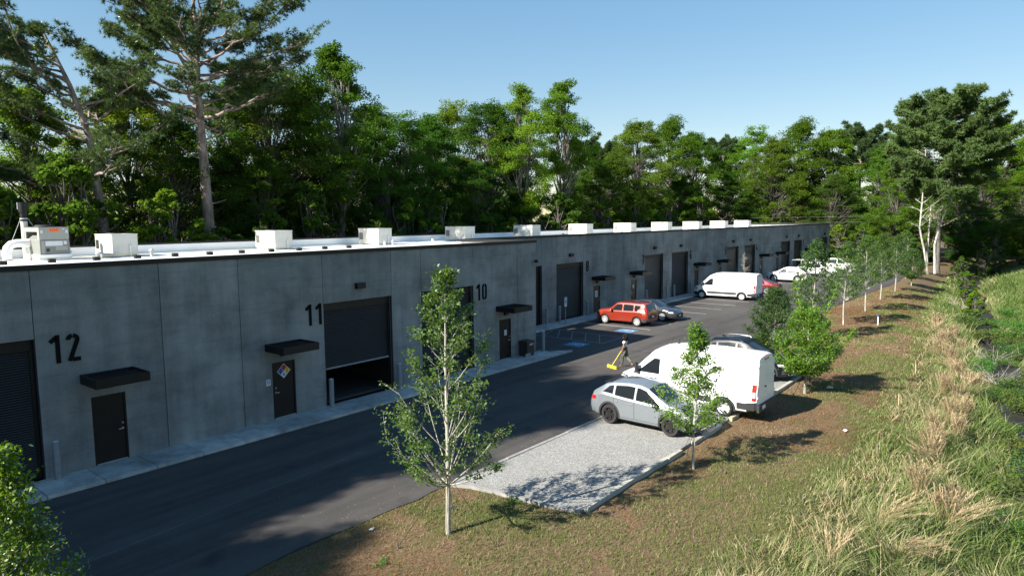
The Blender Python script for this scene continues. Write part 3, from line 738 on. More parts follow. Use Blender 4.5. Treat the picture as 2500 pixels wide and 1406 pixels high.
# ================================================================== roof equipment (things of their own)
RZ = 5.645
def rtu(x, lab):
    r = empty('rooftop_unit', (x, 15.9, RZ), 0, lab, 'air conditioner', 'cream rooftop units in a row')
    return r
def rtu_parts(r):
    w, d, h = 1.28, 2.3, 1.06
    mb = MB(); mb.box((0.06, 0.06, 0), (w-0.06, d-0.06, 0.14)); mb.build('curb', MATS['galv'], r)
    mb = MB(); mb.cbox((0, 0, 0.14), (w, d, 0.14+h), 0.02); c = mb.build('cabinet', MATS['rtu_cream'], r)
    mb = MB(); mb.box((-0.02, -0.02, 0.14+h), (w+0.02, d+0.02, 0.17+h)); mb.build('top_panel', MATS['rtu_cream'], r)
    mb = MB()
    for k in range(6): mb.box((-0.012, d-0.5+k*0.075-0.02, 0.42), (-0.002, d-0.5+k*0.075+0.02, 0.92))
    mb.build('louvre', MATS['grille_dark'], r)
    mb = MB(); mb.box((0.28, -0.012, 0.24), (0.78, -0.002, 0.66)); mb.build('access_panel', MATS['rtu_cream'], r)
    mb = MB(); mb.box((0.92, -0.012, 0.36), (1.22, -0.002, 1.02)); mb.build('service_door', MATS['rtu_cream'], r)
    mb = MB(); mb.tube([(0.86, -0.09, -0.02), (0.86, -0.09, 0.62), (0.86, 0.0, 0.62)], 0.025, 8); mb.build('drain_pipe', MATS['pvc_white'], r)
    mb = MB(); mb.box((-0.008, 0.55, 0.86), (-0.001, 0.8, 0.94)); mb.build('maker_plate', MATS['galv'], r)
    mb = MB(); mb.lathe([(0.0, 0.05), (0.36, 0.05), (0.38, 0.0)], 20, (w*0.5, d*0.62, 0.17+h)); mb.build('fan_guard', MATS['grille_dark'], r, 30)
RTUX = [14.14, 23.61, 32.0, 41.2, 50.5, 59.9, 69.3, 78.7, 88.0, 97.4, 107.0]
RL = ['cream rooftop unit just right of the tall grey unit', 'second cream rooftop unit from the left, above unit number 11', 'third cream rooftop unit from the left, above unit number 10', 'fourth cream rooftop unit from the left, at the roof step',
      'fifth cream rooftop unit from the left', 'sixth cream rooftop unit from the left', 'seventh cream rooftop unit from the left', 'eighth cream rooftop unit from the left', 'ninth cream rooftop unit from the left', 'tenth cream rooftop unit, second from the far end', 'farthest cream rooftop unit at the right end of the roof']
r0 = rtu(RTUX[0], RL[0]); rtu_parts(r0)
for x, lab in zip(RTUX[1:], RL[1:]):
    c = copy_tree(r0); c.location = (x, 15.9, RZ); c['label'] = lab

# tall grey unit with duct
g = empty('tall_rooftop_unit', (10.9, 15.9, RZ), 0, 'tall grey rooftop unit with orange number plate at the left', 'air conditioner')
w, d = 1.28, 2.2
mb = MB(); mb.box((-0.06, -0.06, 0), (w+0.06, d+0.06, 0.30)); mb.build('curb', MATS['roof_white'], g)
mb = MB(); mb.cbox((0, 0, 0.30), (w, d, 1.02), 0.015); mb.build('lower_cabinet', MATS['rtu_grey'], g)
mb = MB(); mb.box((0.02, 0.02, 1.024), (w-0.02, d-0.02, 1.07)); mb.box((0.0, 0.0, 1.07), (w, 0.06, 1.62)); mb.box((w-0.06, 0.06, 1.07), (w, d, 1.62)); mb.box((0.0, 0.06, 1.42), (0.06, d, 1.62)); mb.box((0.0, 0.06, 1.07), (0.06, 0.28, 1.42)); mb.box((0.0, d-0.2, 1.07), (0.06, d, 1.42)); mb.box((0.06, d-0.06, 1.07), (w-0.06, d, 1.62)); mb.build('upper_cabinet', MATS['rtu_light'], g)
mb = MB(); mb.box((-0.01, -0.01, 1.62), (w+0.01, d+0.01, 1.65)); mb.build('lid', MATS['rtu_grey'], g)
mb = MB(); mb.add([(0.1, 0.3, 1.08), (0.1, d-0.2, 1.08), (0.5, d-0.2, 1.45), (0.5, 0.3, 1.45)], [(0, 1, 2, 3)]); mb.build('intake_baffle', MATS['rtu_grey'], g)
mb = MB(); mb.lathe([(0.0, 0.10), (0.40, 0.10), (0.44, 0.06), (0.44, 0.0)], 24, (0.62, 1.2, 1.65)); mb.build('fan_guard', MATS['grille_dark'], g, 30)
mb = MB(); mb.box((0.06, -0.012, 0.36), (0.20, -0.002, 0.98)); mb.build('side_trim', MATS['rtu_light'], g)
mb = MB(); mb.box((0.24, -0.012, 0.72), (0.98, -0.002, 0.96)); mb.box((1.02, -0.012, 0.78), (1.16, -0.002, 0.96)); mb.build('paper_label', MATS['paper_white'], g)
mb = MB(); mb.box((0.66, -0.014, 0.50), (1.18, -0.003, 0.70)); mb.build('access_panel', MATS['rtu_light'], g)
mb = MB(); mb.box((0.26, -0.016, 0.44), (0.40, -0.002, 0.60)); mb.build('switch', MATS['grille_dark'], g)
mb = MB(); mb.box((0.42, -0.010, 1.42), (0.86, -0.002, 1.58)); pl_ = mb.build('number_plate', MATS['orange_label'], g)
mb = MB()
for k, ch in enumerate('3350'): digit_faces(mb, ch, 0.445+k*0.1, 1.445, -0.0105, 0.13, 0.13, 0.001, 1.3)
mb.build('digits', MATS['sign_red'], pl_)
for (x, z, wd) in ((0.06, 1.34, 0.1), (1.14, 1.34, 0.1), (1.0, 1.52, 0.1)):
    mb = MB(); mb.box((x, -0.008, z), (x+wd, -0.002, z+(0.16 if wd == 0.1 and z < 1.5 else 0.06))); mb.build('sticker', MATS['paper_white'], g)
mb = MB(); mb.box((-0.010, 1.3, 0.80), (-0.002, 1.55, 0.95)); mb.build('warning_sticker', MATS['orange_label'], g)
mb = MB(); mb.tube([(-0.02, 1.5, 0.86), (-0.55, 1.5, 0.86), (-0.78, 1.5, 0.80), (-0.93, 1.5, 0.64), (-0.98, 1.5, 0.42), (-0.98, 1.5, -0.02)], 0.20, 16); mb.build('duct', MATS['pvc_white'], g, 50)
mb = MB(); mb.tube([(w, 0.6, 0.62), (w+0.18, 0.6, 0.62), (w+0.2, 0.6, 0.40)], 0.025, 8); mb.tube([(w+0.2, 0.6, 0.42), (w+0.2, 0.6, 0)], 0.07, 10); mb.build('service_pipe', MATS['pvc_white'], g, 40)

# exhaust stack
st = empty('exhaust_stack', (11.0, 18.4, RZ), 0, 'slim exhaust stack with dark top rising behind the tall grey unit', 'chimney')
mb = MB(); mb.tube([(0, 0, 0), (0, 0, 1.95)], 0.15, 14); mb.build('lower_pipe', MATS['rtu_cream'], st, 40)
mb = MB(); mb.tube([(0, 0, 1.95), (0, 0, 2.5)], 0.16, 14); mb.tube([(0, 0, 2.4), (0, 0, 2.9)], [0.20, 0.20], 14, True); mb.build('upper_pipe', MATS['coping_black'], st, 40)
mb = MB(); mb.box((-0.24, -0.05, 2.55), (-0.17, 0.05, 2.9)); mb.build('hood_tab', MATS['bollard_grey'], st)
mb = MB(); mb.lathe([(0.162, -0.03), (0.175, -0.03), (0.175, 0.03), (0.162, 0.03)], 14, (0, 0, 2.08)); mb.build('strap', MATS['galv'], st)
for (dx, dy) in ((1.2, -0.3), (-1.1, -0.5), (0.1, 1.2)):
    mb = MB(); mb.tube([(dx*0.14, dy*0.14, 2.08), (dx, dy, 0.0)], 0.012, 5); mb.build('guy_wire', MATS['galv'], st)
# plumbing vents
VP = [(13.0, 14.6, 0.30, 1), (15.6, 14.7, 0.34, 1), (31.8, 15.0, 0.3, 0), (32.6, 15.0, 0.28, 1), (36.8, 15.2, 0.34, 0), (40.0, 15.3, 0.3, 1), (54, 14.8, 0.3, 1), (66, 15.2, 0.3, 1), (74, 14.9, 0.3, 0), (84, 15.0, 0.3, 1)]
VL = ['small vent pipe with cap between the grey unit and the first cream unit', 'capped vent pipe at the right corner of the first cream unit', 'white vent pipe at the third cream unit', 'capped vent pipe just right of the third cream unit', 'white vent stub left of the fourth cream unit', 'capped vent pipe at the fourth cream unit', 'capped vent pipe left of the sixth cream unit', 'capped vent pipe left of the seventh cream unit', 'white vent stub between the seventh and eighth cream units', 'capped vent pipe left of the ninth cream unit']
for (x, y, h_, cap_), lab in zip(VP, VL):
    v_ = empty('vent_pipe', (x, y, RZ), 0, lab, 'vent', 'roof vents')
    mb = MB(); mb.tube([(0, 0, 0), (0, 0, h_)], 0.085, 10); mb.build('pipe', MATS['pvc_white'] if not cap_ else MATS['galv'], v_, 40)
    if cap_: mb = MB(); mb.lathe([(0.0, 0.16), (0.16, 0.02), (0.15, 0.0), (0, 0.06)], 10, (0, 0, h_-0.02)); mb.build('cap', MATS['galv'], v_, 30)
# gas line on rubber blocks
gl = empty('gas_line', (0, 14.0, RZ), 0, 'thin yellow gas pipe on black blocks along the roof edge', 'pipe')
mb = MB(); mb.tube([(6, 0, 0.20), (29.5, 0, 0.20)], 0.018, 6); mb.build('pipe', MATS['gas_yellow'], gl, 40)
for x in np.arange(7, 29.5, 1.9): mb = MB(); mb.box((x-0.14, -0.12, 0), (x+0.14, 0.12, 0.17)); mb.build('support_block', MATS['coping_black'], gl)
roof_blocks = None

# ================================================================== bollards, bin, sign
def bollard(x, y, lab):
    b = empty('bollard', (x, y, 0), 0, lab, 'bollard', 'bollards beside the roll-up doors')
    mb = MB(); mb.tube([(0, 0, -0.1), (0, 0, 1.12)], 0.095, 14); mb.build('post', MATS['bollard_grey'], b, 40)
    mb = MB(); mb.lathe([(0.0, 0.045), (0.05, 0.035), (0.085, 0.012), (0.097, 0.0)], 14, (0, 0, 1.12)); mb.build('cap', MATS['galv'], b, 60)
for x, y, lab in ((6.34, -0.27, 'grey bollard left of the door below number 12'), (15.98, -0.27, 'grey bollard at the left side of the half-open roll-up door'), (19.6, -0.27, 'grey bollard at the right side of the half-open roll-up door'), (30.3, -0.32, 'grey bollard at the corner where the wall steps back'),
               (38.15, 5.2, 'grey bollard by the roll-up door hidden behind the corner'), (39.75, 5.2, 'grey bollard left of the unit eight roll-up door'), (43.5, 5.2, 'grey bollard right of the unit eight roll-up door'),
               (53.0, 5.2, 'grey bollard left of the unit seven roll-up door'), (56.95, 5.2, 'grey bollard right of the unit seven roll-up door'), (58.5, 5.2, 'grey bollard left of the unit six roll-up door'), (62.2, 5.2, 'grey bollard right of the unit six roll-up door'), (71.7, 5.2, 'grey bollard left of the unit five roll-up door'), (80.9, 5.2, 'grey bollard right of the unit four roll-up door'), (90.5, 5.2, 'grey bollard left of the unit three roll-up door'), (94.3, 5.2, 'grey bollard right of the unit three roll-up door'), (99.6, 5.2, 'grey bollard right of the unit two roll-up door')):
    bollard(x, y, lab)
bn = empty('waste_bin', (28.42, -0.62, 0), 0, 'dark brown square waste bin beside the door of unit 10', 'bin')
mb = MB(); mb.cbox((0, 0, 0.02), (0.62, 0.56, 0.72), 0.015); mb.build('body', MATS['bin_brown'], bn)
mb = MB(); mb.cbox((-0.02, -0.02, 0.722), (0.64, 0.58, 0.84), 0.02); mb.build('lid', MATS['bin_brown'], bn)
mb = MB(); mb.box((0.2, -0.026, 0.60), (0.5, -0.016, 0.70)); lb = mb.build('label_plate', MATS['paper_white'], bn)
mb = MB()
for k in range(4): mb.box((0.225+k*0.065, -0.030, 0.625), (0.265+k*0.065, -0.0275, 0.675))
mb.build('print', MATS['bin_brown'], lb)
mb = MB(); mb.cbox((28.2, -0.72, 0.002), (28.62, -0.64, 0.2), 0.01); tag(mb.build('concrete_block', MATS['cinder']), 'small grey block leaning at the foot of the waste bin', 'block')
sp = empty('parking_sign', (38.97, 4.15, 0), 0, 'accessible parking sign on a thin post in front of the unit 8 door', 'sign')
mb = MB(); mb.box((-0.025, -0.02, -0.05), (0.025, 0.02, 1.95)); mb.build('post', MATS['bollard_grey'], sp)
mb = MB(); mb.box((-0.155, -0.032, 1.45), (0.155, -0.022, 1.93)); pt = mb.build('plate', MATS['paper_white'], sp)
mb = MB(); mb.box((-0.10, -0.036, 1.52), (0.10, -0.0325, 1.72)); mb.build('blue_square', MATS['sign_blue'], pt)
mb = MB(); mb.lathe([(0.03, -0.0), (0.045, -0.0)], 12, (0.005, -0.0375, 1.585), 'y'); mb.box((-0.02, -0.0385, 1.6), (0.0, -0.0365, 1.69)); mb.build('symbol', MATS['paper_white'], pt)
mb = MB()
for k in range(2): mb.box((-0.11, -0.036, 1.80+k*0.05), (0.11, -0.0325, 1.825+k*0.05))
mb.build('lettering', MATS['sign_blue'], pt)
mb = MB(); mb.box((-0.15, -0.032, 1.28), (0.15, -0.022, 1.43)); mb.build('lower_plate', MATS['paper_white'], sp)

# ================================================================== vegetation generators
def leaf_mesh(name, C, size, mat, rs, up=0.35, shade=None, asp=0.55, droop=0.0):
    """many rhombic leaf faces at centres C"""
    n = len(C)
    size = np.asarray(size) if not np.isscalar(size) else np.full(n, size)
    size = size*rs.uniform(0.7, 1.3, n)
    nrm = rs.normal(0, 1, (n, 3)); nrm[:, 2] = np.abs(nrm[:, 2])+up; nrm /= np.linalg.norm(nrm, axis=1)[:, None]
    t = rs.normal(0, 1, (n, 3)); t[:, 2] -= droop; t -= nrm*(t*nrm).sum(1)[:, None]; t /= np.linalg.norm(t, axis=1)[:, None]
    b = np.cross(nrm, t)
    L = size[:, None]; Wd_ = L*asp
    v0 = C-t*L*0.5; v2 = C+t*L*0.5; v1 = C+b*Wd_*0.5-t*L*0.08+nrm*L*0.06; v3 = C-b*Wd_*0.5-t*L*0.08+nrm*L*0.06
    V_ = np.stack([v0, v1, v2, v3], 1).reshape(-1, 3)
    F_ = np.arange(n*4).reshape(-1, 4)
    if shade is None: shade = rs.uniform(0, 1, n)
    return np_mesh(name, V_, F_, mat, attr=np.repeat(np.clip(shade, 0, 1), 4))

def needle_mesh(name, C, D, mat, rs, per=16, length=0.30, width=0.035, shade=None):
    """pine tufts: thin blades radiating from C about direction D"""
    n = len(C); m_ = n*per
    c = np.repeat(C, per, 0); d = np.repeat(D, per, 0)
    dirv = rs.normal(0, 1, (m_, 3)); dirv /= np.linalg.norm(dirv, axis=1)[:, None]
    dirv = dirv+d*0.9; dirv /= np.linalg.norm(dirv, axis=1)[:, None]
    s = rs.normal(0, 1, (m_, 3)); s -= dirv*(s*dirv).sum(1)[:, None]; s /= np.linalg.norm(s, axis=1)[:, None]
    L = (length*rs.uniform(0.7, 1.25, m_))[:, None]
    V_ = np.stack([c-s*width*0.5, c+s*width*0.5, c+dirv*L], 1).reshape(-1, 3)
    F_ = np.arange(m_*3).reshape(-1, 3)
    if shade is None: shade = rs.uniform(0, 1, n)
    return np_mesh(name, V_, F_, mat, attr=np.repeat(np.clip(shade, 0, 1), per*3))

def bez(p0, p1, p2, n):
    t = np.linspace(0, 1, n)[:, None]
    return (1-t)**2*np.array(p0)+2*t*(1-t)*np.array(p1)+t*t*np.array(p2)

class Limbs:
    """collects tapered tubes as one mesh, numpy only"""
    def __init__(s): s.V = []; s.F = []; s.n = 0
    def add(s, pts, r, k=6):
        pts = np.asarray(pts, float); n = len(pts)
        r = np.asarray(r, float)
        t = np.gradient(pts, axis=0); t /= (np.linalg.norm(t, axis=1)[:, None]+1e-9)
        ref = np.array([0.31, 0.95, 0.05]) if abs(t[:, 2]).mean() > 0.5 else np.array([0.1, 0.05, 1.0])
        a = np.cross(t, ref); a /= (np.linalg.norm(a, axis=1)[:, None]+1e-9); b = np.cross(t, a)
        an = np.arange(k)*2*math.pi/k
        v = pts[:, None]+(a[:, None]*np.cos(an)[None, :, None]+b[:, None]*np.sin(an)[None, :, None])*r[:, None, None]
        s.V.append(v.reshape(-1, 3))
        i, j = np.meshgrid(np.arange(n-1), np.arange(k), indexing='ij'); j2 = (j+1) % k
        s.F.append((np.stack([i*k+j, i*k+j2, (i+1)*k+j2, (i+1)*k+j], 2).reshape(-1, 4))+s.n)
        s.n += n*k
    def mesh(s, name, mat):
        return np_mesh(name, np.concatenate(s.V), np.concatenate(s.F), mat, smooth=True)

def broadleaf(name, seed, Hh=23.0, rad=4.6, base=0.22, n_clump=95, per=420, lsize=0.23, trunk_r=0.32, forks=1, bark='bark_dark', mat='leaf_forest', egg=0.62, spread=1.0, gap=0.0):
    rs = np.random.default_rng(seed); L = Limbs()
    stems = []
    for f in range(forks):
        a = rs.uniform(0, 6.28); off = 0.0 if forks == 1 else rs.uniform(0.8, 1.8)
        topp = np.array([math.cos(a)*off, math.sin(a)*off, Hh*0.93])
        z = np.linspace(0, 1, 12)[:, None]
        split = 0.0 if forks == 1 else 0.28
        lat = np.clip((z-split)/(1-split), 0, 1)**0.8
        pts = np.concatenate([lat*topp[:2]+rs.normal(0, 0.10, (12, 2))*(z > 0.05), z*topp[2]], 1)
        L.add(pts, trunk_r*(1-z[:, 0]*0.93)+0.02, 8); stems.append(pts)
    # clump centres in an egg-shaped crown with lobes
    cl = []; zb = Hh*base; zt = Hh
    lob = rs.normal(0, 1, (7, 3)); lob /= np.linalg.norm(lob, axis=1)[:, None]
    while len(cl) < n_clump:
        u = rs.uniform(0, 1); z = zb+(zt-zb)*u
        prof = (math.sin(math.pi*min(1, (u/egg)*0.5)) if u < egg else math.cos((u-egg)/(1-egg)*math.pi/2)**0.75)
        prof = 0.30*(1-u)+0.72*prof
        a = rs.uniform(0, 6.28); rr = math.sqrt(rs.uniform(0.12, 1))
        v = np.array([math.cos(a), math.sin(a), u*2-1]); v /= np.linalg.norm(v)
        lobe = 0.84+0.24*max(0, (lob@v).max()-0.35)
        r = rad*prof*rr*lobe*spread
        if gap and vnoise(a*3.0, z*0.8, 1.0, seed) < gap: continue
        cl.append((math.cos(a)*r, math.sin(a)*r, z, rr))
    cl = np.array(cl)
    C = []; SH = []
    for cx, cy, cz, rr in cl:
        st_ = stems[rs.integers(len(stems))]
        h0 = max(cz*rs.uniform(0.55, 0.85), zb*0.8); k = np.interp(h0, st_[:, 2], np.arange(len(st_))); i0 = int(k); f = k-i0
        p0 = st_[i0]*(1-f)+st_[min(i0+1, len(st_)-1)]*f
        mid = (p0*0.45+np.array([cx, cy, cz])*0.55)+np.array([0, 0, -0.25])+rs.normal(0, 0.25, 3)
        br = bez(p0, mid, (cx, cy, cz), 6)
        rbase = 0.035+0.085*(1-h0/Hh)
        L.add(br, np.linspace(rbase, 0.012, 6), 5)
        cr = rs.uniform(0.6, 1.45)*(0.75+0.35*rr)*min(1.25, Hh/20)
        n_ = int(per*rs.uniform(0.6, 1.3)*cr)
        nsub = 5
        sub = rs.normal(0, 1, (nsub, 3)); sub /= np.linalg.norm(sub, axis=1)[:, None]; sub *= rs.uniform(0.3, 0.95, (nsub, 1))*cr; sub[:, 2] *= 0.6
        w_ = rs.integers(0, nsub, n_)
        p = rs.normal(0, 1, (n_, 3)); p /= np.linalg.norm(p, axis=1)[:, None]
        p *= (rs.uniform(0, 1, n_)**0.45)[:, None]*cr*0.62*np.array([1, 1, 0.6])
        C.append(p+sub[w_]+np.array([cx, cy, cz])); SH.append(np.clip(rs.normal(0.5, 0.18)+rs.normal(0, 0.16, n_), 0, 1))
    C = np.concatenate(C); SH = np.concatenate(SH)
    return L.mesh(name+'_trunk', MATS[bark]), leaf_mesh(name+'_crown', C, lsize, MATS[mat], rs, shade=SH)

def pine(name, seed, Hh=27.0, lean=(0, 0), first=0.55, reach=8.0, n_limb=26, per_limb=26, trunk_r=0.42, top_round=1.0, up=0.35, bias=None, needles=15, nl=0.32, nw=0.045, bark='bark_pine', trunk_pts=None, dead=4, sub=9, last=0.99, taper=0.62, even=False):
    rs = np.random.default_rng(seed); L = Limbs()
    z = np.linspace(0, 1, 16)
    if trunk_pts is None:
        pts = np.stack([lean[0]*z**1.3+0.25*np.sin(z*5), lean[1]*z**1.3+0.2*np.sin(z*4+1), z*Hh*0.97], 1)
    else:
        tp = np.array(trunk_pts, float); pts = np.stack([np.interp(z, tp[:, 0], tp[:, k]) for k in (1, 2, 3)], 1)
    L.add(pts, trunk_r*(1-0.90*z**1.15)+0.03, 10)
    C = []; D = []; SH = []
    for k in range(n_limb):
        u = first+(last-first)*((k+0.5)/n_limb)
        p0 = np.array([np.interp(u, z, pts[:, i]) for i in range(3)])
        a = k*2.399+rs.uniform(-0.5, 0.5)
        if bias is not None and rs.uniform() < bias[1]: a = bias[0]+rs.normal(0, 0.55)
        w_ = (u-first)/(last-first)
        ln = reach*((1-taper*w_**1.5)*rs.uniform(0.65, 1.08) if not even else (0.80+0.2*w_ if w_ < 0.25 else math.sqrt(max(0.04, 1-((w_-0.25)/0.78)**2)))*rs.uniform(0.72, 1.05))*(0.8 if w_ < 0.05 else 1)
        rise = ln*(up+0.55*w_+rs.uniform(-0.15, 0.15))
        dirh = np.array([math.cos(a), math.sin(a), 0])
        p2 = p0+dirh*ln*0.92+np.array([0, 0, rise]); p1 = p0+dirh*ln*0.5+np.array([0, 0, rise*0.25])+rs.normal(0, 0.35, 3)
        br = bez(p0, p1, p2, 9); br[1:-1] += rs.normal(0, 0.14, (7, 3))
        L.add(br, np.linspace(trunk_r*(0.33-0.15*w_), 0.03, 9), 6)
        # secondary branches carry tufts
        for q in range(sub):
            t_ = rs.uniform(0.30, 1.0); j = t_*8; i0 = min(int(j), 7); b0 = br[i0]*(1-(j-i0))+br[i0+1]*(j-i0)
            l2 = ln*rs.uniform(0.16, 0.36)*(1.2-0.5*t_); a2 = a+rs.choice([-1, 1])*rs.uniform(0.25, 1.15)
            e = b0+np.array([math.cos(a2)*l2, math.sin(a2)*l2, l2*rs.uniform(0.1, 0.75)])
            m1 = (b0+e)/2+np.array([0, 0, -0.12*l2])+rs.normal(0, 0.08, 3)
            b2 = bez(b0, m1, e, 5); L.add(b2, np.linspace(0.045, 0.012, 5), 4)
            nt_ = int(per_limb*rs.uniform(0.6, 1.4)*l2/1.6)+5
            tt = rs.uniform(0.35, 1.0, nt_)*4; ti = np.minimum(tt.astype(int), 3); fr = (tt-ti)[:, None]
            bp = b2[ti]*(1-fr)+b2[ti+1]*fr
            rr_ = rs.normal(0, 1, (nt_, 3)); rr_ /= np.linalg.norm(rr_, axis=1)[:, None]
            C.append(bp+rr_*rs.uniform(0.05, 0.55, (nt_, 1))*np.array([1, 1, 0.55])+np.array([0, 0, 0.10]))
            dd = rr_+np.array([0, 0, 0.5]); D.append(dd/np.linalg.norm(dd, axis=1)[:, None])
            SH.append(np.clip(rs.normal(0.5, 0.2)+rs.normal(0, 0.15, nt_), 0, 1))
    for k in range(dead):
        u = rs.uniform(0.28, first); p0 = np.array([np.interp(u, z, pts[:, i]) for i in range(3)]); a = rs.uniform(0, 6.28); ln = rs.uniform(0.8, 2.2)
        L.add(bez(p0, p0+np.array([math.cos(a)*ln*0.6, math.sin(a)*ln*0.6, 0.1]), p0+np.array([math.cos(a)*ln, math.sin(a)*ln, rs.uniform(0.1, 0.9)]), 5), np.linspace(0.09, 0.02, 5), 5)
    return L.mesh(name+'_trunk', MATS[bark]), needle_mesh(name+'_crown', np.concatenate(C), np.concatenate(D), MATS['leaf_pine'], rs, needles, nl, nw, np.concatenate(SH))

def young(name, seed, Hh, prof, z0, n_limb=34, lsize=0.085, leaf_per=9, twigs=5, trunk_r=0.05, mat='leaf_young', bark='bark_young', rise=1.0, shoots=(), bare=0.25, clus=0.16, lean=(0, 0), asp=0.6):
    """street tree: straight stem, ascending whitish limbs, leaf sprays. prof(u)->radius over the crown height"""
    rs = np.random.default_rng(seed); L = Limbs()
    z = np.linspace(0, 1, 12)
    pts = np.stack([lean[0]*z+0.04*np.sin(z*7), lean[1]*z+0.04*np.sin(z*5+1), z*Hh*0.98], 1)
    L.add(pts, trunk_r*(1-0.9*z)+0.006, 8)
    C = []; SH = []
    def spray(p, n_, r, sh):
        q = rs.normal(0, 1, (n_, 3))*r*np.array([1, 1, 0.6]); C.append(p+q); SH.append(np.clip(sh+rs.normal(0, 0.18, n_), 0, 1))
    for k in range(n_limb):
        u = (k+rs.uniform(0, 1))/n_limb
        zt = z0+(Hh-z0)*u                    # height where the limb ends
        r = prof(u)*rs.uniform(0.72, 1.12)
        zs = max(z0*0.8, zt-r*rise*rs.uniform(0.8, 1.2)-0.1)
        a = k*2.399+rs.uniform(-0.4, 0.4)
        p0 = np.array([np.interp(zs/Hh, z, pts[:, i]) for i in range(3)]); p2 = np.array([p0[0]+math.cos(a)*r, p0[1]+math.sin(a)*r, zt])
        p1 = p0+(p2-p0)*0.5+np.array([math.cos(a), math.sin(a), 0])*r*0.12-np.array([0, 0, 0.08*r])
        br = bez(p0, p1, p2, 7); L.add(br, np.linspace(0.008+0.016*(1-u), 0.004, 7), 5)
        sh0 = rs.normal(0.5, 0.15)
        for q in range(twigs):
            t_ = rs.uniform(bare, 1.0); j = t_*6; i0 = min(int(j), 5); b0 = br[i0]*(1-(j-i0))+br[i0+1]*(j-i0)
            l2 = (0.18+0.32*r)*rs.uniform(0.5, 1.1); a2 = a+rs.normal(0, 0.8)
            e = b0+np.array([math.cos(a2)*l2*0.75, math.sin(a2)*l2*0.75, l2*rs.uniform(0.15, 0.9)])
            tw = bez(b0, (b0+e)/2+rs.normal(0, 0.03, 3), e, 4); L.add(tw, np.linspace(0.006, 0.003, 4), 4)
            for s_ in range(3): spray(tw[1+s_], int(leaf_per*rs.uniform(0.5, 1.4))+1, clus*rs.uniform(0.5, 1.0), sh0)
        spray(br[-1], int(leaf_per*1.3), clus*0.8, sh0)
    for (sx, sy, sz0, ex, ey, ez, nn) in shoots:
        b2 = bez((sx, sy, sz0), ((sx*0.6+ex*0.4), (sy*0.6+ey*0.4), (sz0+ez)/2), (ex, ey, ez), 9); L.add(b2, np.linspace(0.014, 0.004, 9), 5)
        for i in range(2, 9): spray(b2[i], nn, clus*0.75*(1.1-0.05*i), 0.75)
    C = np.concatenate(C)
    return L.mesh(name+'_trunk', MATS[bark]), leaf_mesh(name+'_crown', C, lsize, MATS[mat], rs, up=0.15, shade=np.concatenate(SH), asp=asp, droop=0.5)

def plant_tree(name, meshes, loc, scale=1.0, rz=0.0, tint=(1, 1, 1), label=None, cat='tree', group=None, sz=None):
    t = empty(name, loc, rz, label, cat, group)
    t.scale = (scale, scale, sz if sz else scale)
    tr = link('trunk', meshes[0], None, t); cr = link('crown', meshes[1], None, t)
    cr.color = (tint[0], tint[1], tint[2], 1)
    return t

# ------------------------------------------------------------------ forest
BL = [broadleaf('broad_a', 11, 23, 6.4, 0.10, 190, 310), broadleaf('broad_b', 12, 23, 7.4, 0.08, 200, 310, egg=0.5), broadleaf('broad_c', 13, 23, 5.6, 0.12, 160, 310, egg=0.66),
      broadleaf('broad_d', 14, 23, 8.6, 0.08, 220, 310, egg=0.45, spread=1.05)]
POP = broadleaf('poplar', 21, 23.6, 5.4, 0.34, 110, 420, 0.23, 0.34, 3, 'bark_pale', egg=0.55, gap=0.28)
SWG = broadleaf('sweetgum', 22, 24, 4.9, 0.34, 95, 420, 0.22, 0.24, 2, 'bark_pale', egg=0.6, gap=0.25)
UND = [broadleaf('under_a', 31, 8, 2.9, 0.05, 60, 420, 0.24, 0.10, 2), broadleaf('under_b', 32, 6.5, 3.2, 0.03, 60, 420, 0.23, 0.08, 3)]
HEROP = pine('hero_pine', 46, 28.5, first=0.53, reach=9.4, n_limb=38, per_limb=26, trunk_r=0.48, up=0.20, sub=11, last=0.84, taper=0.30, nl=0.30, nw=0.042, needles=18,
             trunk_pts=[(0, 0.3, 0, 0), (0.25, 0.1, 0, 7), (0.5, -0.15, 0, 14.2), (0.62, -0.35, 0, 17.5), (0.8, 0.1, 0.2, 21.4), (1, -0.2, 0.1, 25.5)], dead=5)
LEANP = pine('lean_pine', 42, 21, first=0.42, reach=8.6, n_limb=24, per_limb=26, trunk_r=0.40, up=0.25, sub=10, last=0.95, taper=0.4, nl=0.30, nw=0.042, needles=18, bias=(R(165), 0.62),
             trunk_pts=[(0, 0.4, 0, 0), (0.3, 0.3, 0, 7), (0.45, 0.0, 0, 10.5), (0.6, -0.2, 0, 13.6), (0.8, -1.1, 0.2, 17), (1, -2.3, 0.3, 20.2)], dead=3)
BIGP = pine('big_pine', 43, 26, first=0.42, reach=8.2, n_limb=84, per_limb=30, trunk_r=0.30, up=0.02, nl=0.50, nw=0.13, needles=8, sub=10, bark='bark_dark', last=0.96, taper=0.62, even=True)
FARP = pine('far_pine', 44, 25, first=0.62, reach=5.6, n_limb=28, per_limb=30, trunk_r=0.3, up=0.28, nl=0.6, nw=0.15, needles=12, sub=11, last=0.92, taper=0.35)

